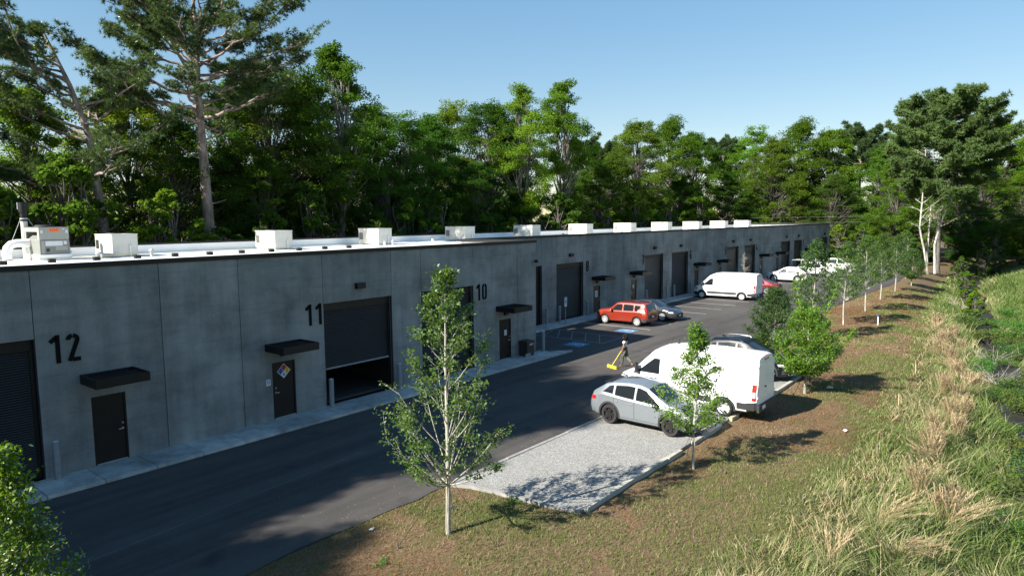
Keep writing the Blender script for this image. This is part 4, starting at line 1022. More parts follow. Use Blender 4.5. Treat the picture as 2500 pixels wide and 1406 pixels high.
DK = (0.80, 0.85, 0.85); MD = (1, 1, 1); LT = (1.7, 1.5, 1.1); LG = (1.35, 1.3, 1.0); OL = (1.1, 1.0, 0.9)
FZ = -0.34
def ft(kind, m, x, y, h, ref, tint, label, rz, nm='broadleaf_tree', grp='trees of the wood behind the warehouse'):
    return plant_tree(nm, m, (x, y, FZ), h/ref, rz, tint, label, 'tree', grp)
rsf = random.Random(5)
plant_tree('pine_tree', HEROP, (25.7, 28.6, FZ), 1.0, R(20), (1, 1, 1), 'tall lone pine with bare reddish trunk towering above the roof', 'tree', 'pines')
plant_tree('pine_tree', LEANP, (18.2, 29.0, FZ), 1.0, R(-14), (1, 1, 1), 'crooked pine leaning left with long low limbs at the left edge', 'tree', 'pines')
plant_tree('poplar_tree', POP, (39.6, 30.6, FZ), 1.0, 0.4, (1.0, 1.05, 0.9), 'tall tree with pale forked trunks right of the lone pine', 'tree')
plant_tree('sweetgum_tree', SWG, (66.9, 29.9, FZ), 0.98, 0.3, (2.0, 1.75, 1.2), 'pale yellow-green tree with slim white trunk above mid roof', 'tree')
plant_tree('sweetgum_tree', SWG, (77.3, 31.0, FZ), 1.07, 2.2, (1.3, 1.3, 1.0), 'green spreading tree just right of the pale yellow-green one', 'tree')
plant_tree('pine_tree', BIGP, (105.5, -10.4, FZ), 0.93, 0.7, (1.3, 1.3, 1.1), 'huge round-headed pine at the far end of the drive', 'tree', 'pines')
for x, y, h_, lab in ((125.4, 59.5, 25.4, 'left of two small dark pines on the far skyline'), (128.2, 55.1, 24.4, 'right of two small dark pines on the far skyline'), (153.2, 38.5, 26, 'dark round pine on the skyline left of the oaks'), (146.7, 8.5, 25.6, 'dark slender pine on the skyline left of the huge pine')):
    plant_tree('pine_tree', FARP, (x, y, FZ), h_/25, rsf.uniform(0, 6), (0.9, 0.95, 1.0), lab, 'tree', 'pines')
ROW = [ # x, y, height, mesh, tint, label
 (15.5, 33, 17.0, 0, LG, 'leafy tree filling the left edge behind the leaning pine'), (23.0, 36, 18.6, 1, LT, 'light green crown between the two big pines'), (25.3, 33, 16, 3, DK, 'dark full tree left of the lone pine trunk'),
 (33.0, 37.7, 20.4, 1, DK, 'dark tree just right of the lone pine trunk'), (34.4, 33.7, 21.2, 0, MD, 'tall full tree between lone pine and forked tree'), (41.3, 39.7, 22.5, 2, DK, 'narrow dark tree behind the forked pale trunks'),
 (49.5, 37.7, 20.0, 1, MD, 'broad crown right of the forked pale trunks'), (49.9, 32.8, 18.8, 2, DK, 'dark rough-topped tree in the dip of the treeline'), (56.4, 35.8, 19.6, 1, DK, 'dark crown beside the dip of the treeline'),
 (68.9, 43.8, 23.7, 2, LG, 'light round top peeping over the dark treeline'), (64.9, 33.9, 22.0, 0, DK, 'dark tree left of the pale yellow-green tree'), (77.1, 39.9, 19.9, 1, DK, 'dark tree behind the pale yellow-green tree'),
 (92.8, 32.1, 17.5, 1, MD, 'low tree right of the green spreading tree'), (99.0, 31.2, 23.0, 0, LG, 'left of the two high green crowns over the right of the roof'), (115.1, 33.3, 25.2, 3, MD, 'right of the two high green crowns over the right of the roof'),
 (127.7, 34.6, 23.9, 1, DK, 'dark tree behind the two high green crowns'), (141.4, 27.3, 25.7, 2, LT, 'light topped tree behind the oaks'), (128.3, 19.2, 21.6, 3, OL, 'left one of the broad olive oaks beyond the roof end'),
 (132.6, 15.5, 25.0, 3, OL, 'tallest of the broad olive oaks beyond the roof end'), (135.8, 11.3, 23.4, 0, LG, 'light tree on the right of the olive oaks'), (132.8, 1.5, 19.5, 1, LG, 'light green tree left of the huge pine'), (138.1, 0, 22, 2, LT, 'pale tree showing behind the huge pine'),
 (121, -2.5, 16.5, 1, LG, 'green tree closing the drive left of the white trunks'), (152, -9, 25.0, 1, LG, 'green tree close behind the huge pine on its right'), (158, -26, 25, 3, MD, 'tall dark tree beyond the right edge of the ditch'), (149.7, -13.2, 24.0, 3, LT, 'bright tree at the right edge behind the huge pine'), (149.9, -18.5, 21.6, 1, LG, 'bright tree cut by the right edge of the picture'), (129.6, -12.8, 15.5, 3, DK, 'dark bushy tree right of the huge pine trunk'), (139.8, -17.5, 14.5, 1, LG, 'sunlit low tree at the right edge'), (124.4, -11.0, 12.5, 1, DK, 'dark low tree behind the white trunks'),
 (126.3, 8, 14.6, 1, DK, 'low dark tree beyond the far end of the building'), (122.9, 25.4, 15.3, 3, DK, 'low broad dark tree above the last rooftop units'), (110, 29, 14.5, 1, DK, 'low dark tree above the ninth rooftop unit'), (86, 30.5, 15.5, 3, DK, 'low dark tree above the sixth rooftop unit'), (58, 30, 14, 1, DK, 'low dark tree above the third rooftop unit'), (44.5, 29.5, 13, 3, DK, 'low dark tree right of the forked pale trunks'), (31.5, 30, 13, 1, DK, 'low dark tree close beside the lone pine trunk')]
for i, (x, y, h_, mi, ti, lab) in enumerate(ROW):
    ti = (ti[0]*rsf.uniform(0.82, 1.2), ti[1]*rsf.uniform(0.92, 1.08), ti[2]*rsf.uniform(0.8, 1.2))
    t_ = ft('b', BL[mi], x, y, h_, 23.0, ti, lab, rsf.uniform(0, 6.28)); t_.scale.x *= 1.13; t_.scale.y *= 1.13
# deeper rows that close the wood, and the wood left of the camera that shades the lot
GB = 'trees deep in the wood'
DEEP = []
for x in range(8, 176, 8): DEEP.append((x+rsf.uniform(-3, 3), 46+rsf.uniform(-3, 5)+max(0, x-90)*0.12, rsf.uniform(13.5, 17.0), rsf.randrange(4)))
for k in range(10): DEEP.append((156+rsf.uniform(-3, 12), 34-k*7+rsf.uniform(-2, 2), rsf.uniform(14, 19), rsf.randrange(4)))
for (x, y, h_, mi) in DEEP:
    ft('d', BL[mi], x, y, h_, 23.0, tuple(c*rsf.uniform(0.85, 1.15) for c in MD), 'indistinct tree deep in the wood behind the front row', rsf.uniform(0, 6.28), grp=GB)
SIDE = [(-15, -2, 17.5, 3), (-10.8, -3.5, 14, 1), (-14, 2.2, 18.5, 1), (-19, 4, 21, 3), (-25, 5.5, 23, 1), (-11, 5.5, 27, 0), (-12.5, 10, 27, 2), (-16, 8, 28, 0), (-10.5, 8.5, 25, 2), (-14, 8, 23, 1), (-17, 5.5, 25, 0), (-22, 8.5, 24, 1), (-16, 11, 20, 2), (-29, 8, 25, 3), (-30, 12, 24, 0), (-13.5, 0.6, 14, 2), (-36, 7, 24, 1), (-34, 15, 24, 3), (-26, 15, 20, 1), (-18, 24, 18, 3), (-6, 31, 17, 0), (4, 32, 18, 1)]
for (x, y, h_, mi) in SIDE:
    ft('s', (BL[mi] if mi in (1, 3) else (POP if mi == 0 else SWG)), x, y, h_, 23.0, MD, 'tree of the wood left of the building, seen only by its shade', rsf.uniform(0, 6.28), grp='trees left of the view')
# understory
GU = 'shrubs at the foot of the wood'
for k in range(34):
    x = 9+k*3.3+rsf.uniform(-1, 1); y = 25.2+rsf.uniform(0, 3.5)
    lt = rsf.random() < 0.3
    plant_tree('understory_shrub', UND[k % 2], (x, y, FZ), rsf.uniform(0.95, 1.5), rsf.uniform(0, 6.28), (LT if lt else MD), 'bright leafy shrub in the shade behind the roof' if lt else 'dark leafy shrub in the shade behind the roof', 'shrub', GU)
for k, (x, y, s_, ti, lab) in enumerate([(11.6, 27, 1.25, LT, 'bright green shrub behind the exhaust stack'), (119.8, 5.6, 0.98, (2.2, 1.7, 0.8), 'yellow-green bush at the far corner of the building'), (124, 3, 0.8, LG, 'green bush right of the far building corner'), (122, -2, 0.7, MD, 'green bush at the end of the drive'), (118, -7, 0.55, LG, 'low bush left of the white trunks'), (110, -12.5, 0.5, LG, 'low bush right of the white trunks'), (101, -13.0, 0.42, MD, 'scrub clump at the head of the ditch'), (92, -14.2, 0.40, LG, 'bright scrub clump along the ditch'), (83, -15.6, 0.42, LG, 'rounded scrub clump halfway along the ditch'), (75, -17.0, 0.36, MD, 'dark scrub clump in the ditch'), (66, -17.6, 0.36, (1.7, 1.6, .8), 'yellowish bush overhanging the ditch'), (128, -19, 0.6, DK, 'dark brush under the right-hand trees'), (133, -24, 0.8, MD, 'brush at the right edge under the trees'), (160, -12, 0.6, LT, 'sunlit brush beside the distant road'), (162, -22, 0.6, LT, 'second sunlit brush beside the distant road'), (116, -14.5, 0.7, MD, 'leafy bush at the foot of the huge pine'), (122, -15.5, 0.85, DK, 'dark bush just right of the huge pine'), (129, -15, 0.9, MD, 'middle bush of the thicket right of the huge pine'), (136, -20, 0.9, LG, 'sunlit bush of the thicket right of the huge pine'), (142, -24, 1.0, MD, 'last bush of the thicket at the right edge'), (114, -5, 0.7, LG, 'bush left of the huge pine by the drive end'), (127, -6, 0.9, DK, 'dark bush behind the white trunks')]):
    plant_tree('shrub', UND[k % 2], (x, y, float(ground_z(x, y))-0.1), s_, rsf.uniform(0, 6.28), ti, lab, 'shrub')

# pale dead-topped sycamore stems
def sycamore():
    rs = np.random.default_rng(77); L = Limbs(); C = []
    stems = [([(0, 0, 0), (-0.6, 0.4, 3), (-1.3, 1.0, 6.0), (-1.1, 0.9, 9.5), (-0.2, 0.9, 14), (0.2, 1.0, 18.0)], 0.15), ([(1.0, -0.7, 0), (0.9, -0.5, 4), (1.6, -1.2, 7.5), (2.6, -2.2, 10.5), (3.0, -2.5, 11.3)], 0.17), ([(0.7, 0.2, 0), (0.6, 0.2, 5), (0.9, 0.1, 10), (1.2, -0.2, 16.2)], 0.13)]
    for pts, r in stems:
        p = np.array(pts, float); t = np.linspace(0, len(p)-1, 18); q = np.stack([np.interp(t, np.arange(len(p)), p[:, k]) for k in range(3)], 1)
        L.add(q, np.linspace(r, 0.06, 18), 9)
        for k in range(26):
            i = rs.integers(7, 18); b0 = q[i]; a = rs.uniform(0, 6.28); l = rs.uniform(0.7, 2.6)
            e = b0+np.array([math.cos(a)*l, math.sin(a)*l, l*rs.uniform(0.3, 1.1)]); bb = bez(b0, (b0+e)/2+rs.normal(0, 0.15, 3), e, 5); L.add(bb, np.linspace(0.05, 0.012, 5), 4)
            for s_ in range(4):
                a2 = a+rs.normal(0, 0.7); l2 = l*0.4; b1 = bb[rs.integers(1, 5)]; e2 = b1+np.array([math.cos(a2)*l2, math.sin(a2)*l2, l2*rs.uniform(0.2, 1.0)]); L.add(np.stack([b1, (b1+e2)/2+rs.normal(0, 0.05, 3), e2]), [0.022, 0.014, 0.008], 4)
                if rs.uniform() < 0.85: C.append(e2+rs.normal(0, 0.30, (22, 3)))
    return L.mesh('sycamore_trunk', MATS['bark_white']), leaf_mesh('sycamore_crown', np.concatenate(C), 0.16, MATS['leaf_forest'], rs)
plant_tree('sycamore_tree', sycamore(), (104.2, -9.3, FZ), 1.0, R(0), LG, 'bare white multi-stemmed trunk standing before the huge pine', 'tree')

# ================================================================== young trees on the verge
def P1(u):  # ovate, widest low, slim top
    return 1.82*max(0.06, (1-u)**0.85)*min(1, 0.55+u*2.5)
T1 = young('young_a', 51, 6.5, P1, 1.55, 50, 0.078, 9, 7, 0.062, 'leaf_young', rise=1.15, bare=0.45, clus=0.095)
def P2(u): return 1.15*(min(1, 0.65+u*2) if u < 0.3 else max(0.08, 1-((u-0.3)/0.7)**0.62*1.0))
T2 = young('young_b', 52, 4.45, P2, 1.45, 36, 0.075, 13, 6, 0.038, 'leaf_bright', rise=0.8, bare=0.2, clus=0.11)
def P3(u): return 1.25*math.sin(math.pi*min(1, 0.22+u*0.75))
T3 = young('young_c', 53, 3.75, P3, 1.05, 46, 0.085, 21, 7, 0.05, 'leaf_bright', rise=0.7, bare=0.15, clus=0.14,
           shoots=[(-0.1, 0.1, 2.6, -0.3, 0.5, 4.85, 70), (0.3, -0.3, 2.4, 0.75, -0.95, 4.75, 70), (0.2, -1.0, 1.6, 0.55, -1.7, 2.9, 60)])
T3D = young('young_d', 54, 3.9, P3, 0.9, 46, 0.08, 20, 7, 0.05, 'leaf_young', rise=0.6, bare=0.2, clus=0.15)
def P4(u): return 1.42*(min(1, 0.7+u*1.5) if u < 0.25 else max(0.1, 1-((u-0.25)/0.75)**1.6))
T4 = young('young_e', 55, 6.2, P4, 2.3, 42, 0.115, 7, 6, 0.06, 'leaf_young', rise=1.1, bare=0.4, clus=0.17)
T5 = young('young_f', 56, 6.2, P4, 2.2, 40, 0.115, 9, 6, 0.06, 'leaf_young', rise=1.0, bare=0.35, clus=0.18)
T0 = young('young_g', 57, 4.5, lambda u: 1.15*max(0.05, 1-u)**0.8, 0.8, 56, 0.085, 12, 7, 0.05, 'leaf_bright', rise=0.8, bare=0.15, clus=0.12, asp=0.5)
GYT = 'young trees along the verge'
def yt(m, x, y, s, rz, tint, lab):
    return plant_tree('young_tree', m, (x, y, float(ground_z(x, y))), s, rz, tint, lab, 'tree', GYT)
yt(T1, 11.16, -11.62, 1.0, 0.0, (1, 1, 1), 'slender staked young tree in the foreground beside the gravel bay')
yt(T2, 18.95, -14.48, 1.0, 1.0, (0.9, 0.95, 0.9), 'small bright young tree in front of the silver car')
yt(T3, 30.1, -14.6, 1.0, 0.0, (1.0, 1.05, 0.8), 'dense bright green young tree right of the near van')
yt(T3D, 36.1, -11.3, 1.0, 2.0, (0.62, 0.66, 0.9), 'bushy dark green young tree left of the dense bright one')
yt(T5, 43.6, -11.2, 0.98, 0.5, (0.75, 0.82, 0.9), 'leafy young tree behind the dense bright one')
yt(T4, 50.95, -11.3, 0.93, 1.4, (0.95, 1.0, 0.95), 'open young tree, first in the row with bare lower limbs')
yt(T4, 59.2, -10.95, 0.98, 3.0, (0.95, 1.0, 0.95), 'open young tree, second in the row with pale limbs')
yt(T5, 68.1, -10.4, 0.93, 4.4, (0.9, 0.9, 0.9), 'young tree, third in the row along the drive')
yt(T5, 76.3, -10.2, 0.90, 5.1, (0.85, 0.9, 0.9), 'young tree, fourth in the row along the drive')
yt(T3D, 84.0, -10.5, 1.0, 0.3, (0.75, 0.8, 0.9), 'short bushy young tree, last in the row by the drive')
yt(T5, 92.5, -8.6, 0.9, 1.3, (0.85, 0.9, 0.9), 'young tree near the far end of the drive')
yt(T0, 2.62, -10.75, 0.95, 0.0, (1.05, 1.0, 0.8), 'bright leafy tree cut by the lower left corner')
# bare conifer by the wall
def bare():
    rs = np.random.default_rng(8); L = Limbs(); z = np.linspace(0, 1, 10)
    L.add(np.stack([0.03*np.sin(z*6), 0.03*np.cos(z*5), z*3.9], 1), 0.045*(1-z)+0.006, 6)
    for k in range(80):
        zz = rs.uniform(0.5, 3.8); r = 1.15*(1-zz/4.0)**0.8*rs.uniform(0.6, 1.1); a = rs.uniform(0, 6.28)
        p0 = np.array([0, 0, zz]); e = p0+np.array([math.cos(a)*r, math.sin(a)*r, r*rs.uniform(0.2, 0.6)]); b = bez(p0, (p0+e)/2+np.array([0, 0, -0.05]), e, 5); L.add(b, np.linspace(0.018, 0.006, 5), 4)
        for q in range(4):
            b0 = b[rs.integers(1, 5)]; a2 = a+rs.normal(0, 0.8); l2 = 0.3*r; L.add(np.stack([b0, b0+np.array([math.cos(a2)*l2, math.sin(a2)*l2, l2*0.5])]), [0.009, 0.005], 3)
    return L.mesh('bare_tree', MATS['bark_young'])
t = empty('bare_tree', (71.5, 3.4, -0.12), 0, 'leafless brown conifer standing behind the far van', 'tree'); link('trunk', bare(), None, t)
# guy stakes and straps of the foreground trees
def staked(x, y, h, lab, spread=1.3):
    r = empty('tree_tie', (x, y, float(ground_z(x, y))), 0, lab, 'tree tie', 'guy straps of the young trees')
    for k in range(3):
        a = k*2.094+0.7
        ex, ey = math.cos(a)*spread, math.sin(a)*spread
        mb = MB(); mb.tube([(math.cos(a)*0.05, math.sin(a)*0.05, h), (ex, ey, 0.05)], 0.006, 5); mb.build('strap', MATS['black_steel'], r)
        mb = MB(); mb.tube([(ex, ey, -0.1), (ex*1.03, ey*1.03, 0.14)], 0.02, 6); mb.build('peg', MATS['bark_dark'], r)
staked(11.16, -11.62, 1.45, 'dark guy straps pegged around the foreground young tree'); staked(18.95, -14.48, 1.3, 'guy straps pegged around the tree at the silver car', 0.9); staked(30.1, -14.6, 1.1, 'guy straps of the dense bright young tree', 0.8)

# verge posts and markers
mb = MB(); mb.tube([(0, 0, -0.1), (0, 0, 0.62)], 0.04, 10)
po = empty('cleanout_post', (52.3, -13.2, float(ground_z(52.3, -13.2))), 0, 'short white post with blue cap standing on the verge', 'post'); mb.build('pipe', MATS['pvc_white'], po, 40)
mb = MB(); mb.tube([(0, 0, 0.62), (0, 0, 0.72)], 0.07, 10); mb.tube([(-0.16, 0, 0.68), (0.16, 0, 0.68)], 0.035, 8); mb.build('cap', MATS['sign_blue'], po, 40)
plain('stake_wood', (0.55, 0.38, 0.26), 0.8)
for x, y, lab in ((31.0, -18.0, 'thin wooden survey stake at the edge of the tall grass'), (38.6, -17.5, 'pale wooden survey stake farther along the tall grass')):
    mb = MB(); z_ = float(ground_z(x, y)); mb.box((x-0.02, y-0.012, z_-0.1), (x+0.02, y+0.012, z_+0.55)); mb.add([(x-0.02, y-0.012, z_+0.55), (x+0.02, y-0.012, z_+0.55), (x+0.02, y+0.012, z_+0.55), (x-0.02, y+0.012, z_+0.55), (x, y, z_+0.60)], [(0, 1, 4), (1, 2, 4), (2, 3, 4), (3, 0, 4)]); tag(mb.build('survey_stake', MATS['stake_wood']), lab, 'stake', 'survey stakes')
# litter
def litter(x, y, s, mat, lab, nm='paper_scrap'):
    rs = np.random.default_rng(int(x*10)); mb = MB(); pts = [(math.cos(k)*s*rs.uniform(0.6, 1.2), math.sin(k)*s*0.7*rs.uniform(0.6, 1.2)) for k in np.linspace(0, 5.4, 7)]
    z_ = float(ground_z(x, y))+0.02; mb.add([(x+a, y+b, z_+rs.uniform(0, s*0.5)) for a, b in pts]+[(x, y, z_+s*0.6)], [(k, (k+1) % 7, 7) for k in range(7)]); tag(mb.build(nm, mat), lab, 'scrap')
litter(25.6, -17.2, 0.14, MATS['paper_white'], 'pale scrap lying on the verge right of the near van'); litter(31.6, -15.2, 0.2, MATS['stake_wood'], 'reddish scrap at the foot of the dense bright tree'); litter(12.2, -10.6, 0.1, MATS['bollard_grey'], 'small bluish scrap behind the foreground young tree'); litter(10.1, -10.0, 0.08, MATS['paper_white'], 'tiny white scrap by the asphalt edge')

# ================================================================== grass
def m_grass(name, stops, trans=0.35):
    m, nt, out = new_mat(name); a = N(nt, 'ShaderNodeAttribute', attribute_name='shade')
    c = ramp(nt, a.outputs['Fac'], stops)
    d = N(nt, 'ShaderNodeBsdfDiffuse'); t = N(nt, 'ShaderNodeBsdfTranslucent'); mx = N(nt, 'ShaderNodeMixShader'); mx.inputs[0].default_value = trans
    nt.links.new(c, d.inputs[0]); nt.links.new(c, t.inputs[0]); nt.links.new(d.outputs[0], mx.inputs[1]); nt.links.new(t.outputs[0], mx.inputs[2]); nt.links.new(mx.outputs[0], out.inputs[0]); return m
m_grass('lawn_blade', [(0, (0.19, 0.085, 0.038)), (0.3, (0.28, 0.18, 0.095)), (0.5, (0.36, 0.30, 0.18)), (0.62, (0.20, 0.20, 0.08)), (0.8, (0.10, 0.14, 0.034)), (1, (0.13, 0.19, 0.045))])
m_grass('tall_blade', [(0, (0.07, 0.12, 0.028)), (0.35, (0.13, 0.20, 0.05)), (0.6, (0.22, 0.26, 0.10)), (0.8, (0.36, 0.34, 0.18)), (1, (0.50, 0.43, 0.27))], 0.4)
m_grass('plume_blade', [(0, (0.26, 0.19, 0.10)), (0.5, (0.48, 0.37, 0.22)), (1, (0.66, 0.55, 0.38))], 0.35)

def blades(name, xs, ys, zs, h, w, bend, mat, rs, shade, seg=3, heading=None, parent=None):
    n = len(xs)
    a = rs.uniform(0, 6.28, n) if heading is None else heading
    h = np.broadcast_to(h, n); bend = np.broadcast_to(bend, n)
    d = np.stack([np.cos(a), np.sin(a)], 1); s = np.stack([-d[:, 1], d[:, 0]], 1)
    tw = rs.uniform(0, 6.28, n); s = np.stack([np.cos(tw), np.sin(tw)], 1)
    base = np.stack([xs, ys], 1)
    V_ = []
    for k in range(seg+1):
        t = k/seg
        off = d*(bend*h*t**1.8)[:, None]; z = zs+h*t*np.sqrt(np.clip(1-(bend*t**1.1*0.75)**2, 0.12, 1))
        ww = (np.broadcast_to(w, n)*(1-t**1.6)*0.5)[:, None]
        p = base+off
        if k < seg:
            V_.append(np.concatenate([p-s*ww, z[:, None]], 1)); V_.append(np.concatenate([p+s*ww, z[:, None]], 1))
        else: V_.append(np.concatenate([p, z[:, None]], 1))
    m_ = 2*seg+1
    V_ = np.stack(V_, 1).reshape(-1, 3)
    tri = []
    for k in range(seg-1): tri += [(2*k, 2*k+1, 2*k+3), (2*k, 2*k+3, 2*k+2)]
    tri.append((2*seg-2, 2*seg-1, 2*seg))
    F_ = (np.array(tri)[None]+(np.arange(n)*m_)[:, None, None]).reshape(-1, 3)
    me = np_mesh(name, V_, F_, MATS[mat], attr=np.repeat(shade, m_)); o = link(name, me, None, parent); return o

rg = np.random.default_rng(99)
def in_verge(xs, ys):
    lotedge = np.interp(xs, [0, 12.9, 13.0, 14.1, 14.2, 34.3, 36, 38, 41.4, 50, 61.5, 86, 105, 130], [-9.6, -9.6, -9.7, -13.65, -13.7, -13.7, -11, -10.4, -10.0, -9.0, -8.4, -8.8, -7.3, -2.6])
    curve = (xs > 12.9) & (xs < 14.4) & (ys > -13.6)
    ok = ys < lotedge-0.03
    return np.where(curve, xs < np.interp(-ys, [9.6, 10.1, 10.8, 11.5, 12.3, 13.0, 13.6], [13.2, 13.45, 13.6, 13.68, 13.78, 13.9, 14.05]), ok)
def tall_line(x): return np.interp(x, [0, 11, 16, 22, 30, 40, 55, 70, 90, 110], [-16.9, -17.2, -17.7, -18.0, -17.8, -17.0, -15.8, -14.0, -12.2, -11.2])
# short dry lawn, density falls with distance
n = 320000
u = rg.uniform(0, 1, n); xs = 5+75*u**1.7; ys = rg.uniform(-19, -8, n)
k = in_verge(xs, ys) & (ys > tall_line(xs)-1.8+rg.normal(0, 0.4, n)); xs, ys = xs[k], ys[k]
gr = 0.55*vnoise(xs, ys, 1.7, 21)+0.30*vnoise(xs, ys, 0.5, 22)+0.35*vnoise(xs, ys, 4.0, 23)
mound = np.exp(-((xs-11.6)**2+(ys+12.3)**2)/1.8)
vd = np.interp(xs, [0, 13, 14.2, 34.3, 36, 38, 41.4, 50, 61.5, 86], [-9.6, -9.6, -13.6, -13.6, -11, -10.4, -10.0, -9.0, -8.4, -8.8])-ys
gr = gr+0.17*np.clip((vd-2.4)/2.5, 0, 1)-0.08+0.25*mound+0.10*np.clip((-ys-13.8)/3, 0, 1)-0.08*np.exp(-((ys+11.3)/1.0)**2)*(xs < 14)
green = gr > 0.655
keep = rg.uniform(0, 1, len(xs)) < np.where(green, 1.0, 0.62); xs, ys, green, gr = xs[keep], ys[keep], green[keep], gr[keep]
n = len(xs); dist = np.hypot(xs, ys+22.8)
sh = np.where(green, rg.uniform(0.5, 1.0, n), np.clip(rg.normal(0, 0.11, n)+0.02+0.46*vnoise(xs, ys, 2.2, 41), 0, 0.56))
hh = np.where(green, rg.uniform(0.04, 0.13, n), rg.uniform(0.02, 0.07, n)); bd = np.where(green, rg.uniform(0.2, 0.9, n), rg.uniform(0.8, 1.3, n))
o = blades('lawn', xs, ys, ground_z(xs, ys)-0.01, hh*np.where(green, 1, 1.6), 0.006+0.0006*dist, bd, 'lawn_blade', rg, sh, 2); tag(o, 'dry mown grass and pine straw on the verge', 'grass', kind='stuff')
print('lawn', n)
# tall grass on the bank
n = 170000
xs = 5+105*rg.uniform(0, 1, n)**2.0; off = rg.uniform(-0.5, 12, n); ys = tall_line(xs)-off
k = (ys > -36) & (np.abs(ys-ditch_y(xs)) > 1.6*rg.uniform(0.5, 1.3, n)); xs, ys, off = xs[k], ys[k], off[k]
den = 0.30+0.9*vnoise(xs, ys, 0.9, 31); k = rg.uniform(0, 1, len(xs)) < den; xs, ys, off = xs[k], ys[k], off[k]; n = len(xs); dist = np.hypot(xs, ys+22.8)
cl = vnoise(xs, ys, 0.8, 33); cl2 = vnoise(xs, ys, 2.6, 34)
hh = (0.12+0.60*np.clip((off+0.4)/2.6, 0, 1))*(0.40+1.05*cl)*rg.uniform(0.45, 1.35, n)
hh = np.where(off > 6.2, hh*0.75, hh)
sh = np.clip(0.22+0.56*cl2+rg.normal(0, 0.22, n)-np.where(off > 5.5, 0.30, 0), 0, 1)
hd = 6.28*vnoise(xs, ys, 1.3, 35)*1.5+rg.normal(0, 0.9, n)
o = blades('tall_grass', xs, ys, ground_z(xs, ys)-0.03, hh, 0.010+0.0008*dist, rg.uniform(0.35, 1.05, n), 'tall_blade', rg, sh, 3, hd); tag(o, 'long unmown grass on the bank of the ditch', 'grass', kind='stuff')
print('tall', n)
# far meadow beyond the ditch
n = 42000
xs = 20+110*rg.uniform(0, 1, n)**1.6; ys = ditch_y(xs)-rg.uniform(1.6, 22, n); n = len(xs); dist = np.hypot(xs, ys+22.8)
sh = np.clip(0.30+0.4*vnoise(xs, ys, 3, 36)+rg.normal(0, 0.12, n), 0, 1)
o = blades('meadow_grass', xs, ys, ground_z(xs, ys)-0.03, rg.uniform(0.25, 0.6, n), 0.012+0.0009*dist, rg.uniform(0.3, 0.9, n), 'tall_blade', rg, sh, 2); tag(o, 'bright green meadow beyond the ditch', 'grass', kind='stuff')
# flattened dead straw lying through lawn edge and bank
n = 4000
xs = 7+60*rg.uniform(0, 1, n)**1.8; ys = tall_line(xs)-np.abs(rg.normal(0, 1.3, n))-0.2; k = in_verge(xs, ys); xs, ys = xs[k], ys[k]; n = len(xs); dist = np.hypot(xs, ys+22.8)
o = blades('dead_straw', xs, ys, ground_z(xs, ys)+0.02, rg.uniform(0.2, 0.6, n), 0.007+0.0005*dist, rg.uniform(1.1, 1.4, n), 'plume_blade', rg, rg.uniform(0.0, 0.7, n), 2); tag(o, 'flattened straw at the edge of the long grass', 'grass', kind='stuff')
# ragged strip at the asphalt edge
n = 9000
xs = rg.uniform(3, 13, n); ys = np.interp(xs, kx, ky)-rg.exponential(0.18, n)-0.02
o = blades('edge_weeds', xs, ys, ground_z(xs, ys)-0.02, rg.uniform(0.02, 0.09, n), 0.012, rg.uniform(0.3, 1.1, n), 'lawn_blade', rg, rg.uniform(0.2, 1, n), 2); tag(o, 'thin weeds along the ragged asphalt edge', 'grass', kind='stuff')

# plume grasses (each clump a plant)
def plume_meshes(seed, n_b=170, n_p=22, h=1.1, upr=0.0):
    rs = np.random.default_rng(seed)
    a = rs.uniform(0, 6.28, n_b); r = np.abs(rs.normal(0, 0.16, n_b)); hd = a+rs.normal(0, 0.4, n_b)
    me1 = blades('blades_tmp', np.cos(a)*r, np.sin(a)*r, np.zeros(n_b), h*rs.uniform(0.5, 0.95, n_b), 0.018, rs.uniform(0.5, 1.1, n_b), 'tall_blade', rs, rs.uniform(0.3, 0.95, n_b), 4, hd)
    me = me1.data; bpy.data.objects.remove(me1)
    # plumes: stalk with a feathery head of short blades
    L = Limbs(); hx = []; hy = []; hz = []; hdn = []
    main = rs.uniform(0, 6.28)
    for k in range(n_p):
        a0 = main+rs.normal(0, 0.55) if upr < 0.5 else rs.uniform(0, 6.28); b = rs.uniform(0.55, 1.05)*(1-0.75*upr); hh_ = h*rs.uniform(0.9, 1.35); t = np.linspace(0, 1, 9)
        p = np.stack([math.cos(a0)*b*hh_*t**2.0, math.sin(a0)*b*hh_*t**2.0, hh_*t*(1-0.28*b*t)], 1)+np.array([rs.normal(0, 0.12), rs.normal(0, 0.12), 0])
        L.add(p, np.linspace(0.006, 0.003, 9), 3)
        for q in np.linspace(5.2, 8, 14):
            i = min(int(q), 7); f = q-i; pp = p[i]*(1-f)+p[i+1]*f
            for _ in range(3): hx.append(pp[0]); hy.append(pp[1]); hz.append(pp[2]); hdn.append(a0+rs.normal(0, 0.5))
    nn = len(hx)
    m2 = blades('heads_tmp', np.array(hx), np.array(hy), np.array(hz), rs.uniform(0.05, 0.12, nn), 0.012, rs.uniform(0.6, 1.3, nn), 'plume_blade', rs, rs.uniform(0, 1, nn), 2, np.array(hdn)); mm = m2.data; bpy.data.objects.remove(m2)
    st_ = L.mesh('stalks', MATS['plume_blade']); 
    a_ = st_.attributes.new('shade', 'FLOAT', 'POINT'); a_.data.foreach_set('value', np.full(len(st_.vertices), 0.5, np.float32))
    return me, mm, st_
PL = [plume_meshes(61+k) for k in range(4)]
PL_S = [plume_meshes(71+k, 60, 44, 1.0, 1.0) for k in range(3)]
def plume(x, y, m, s, rz, lab, nm='plume_clump'):
    t = empty(nm, (x, y, float(ground_z(x, y))-0.05), rz, lab, 'plant', 'plume grass clumps on the bank'); t.scale = (s, s, s)
    link('leaves', m[0], None, t); link('plumes', m[1], None, t); link('stalks', m[2], None, t)
rp = random.Random(12)
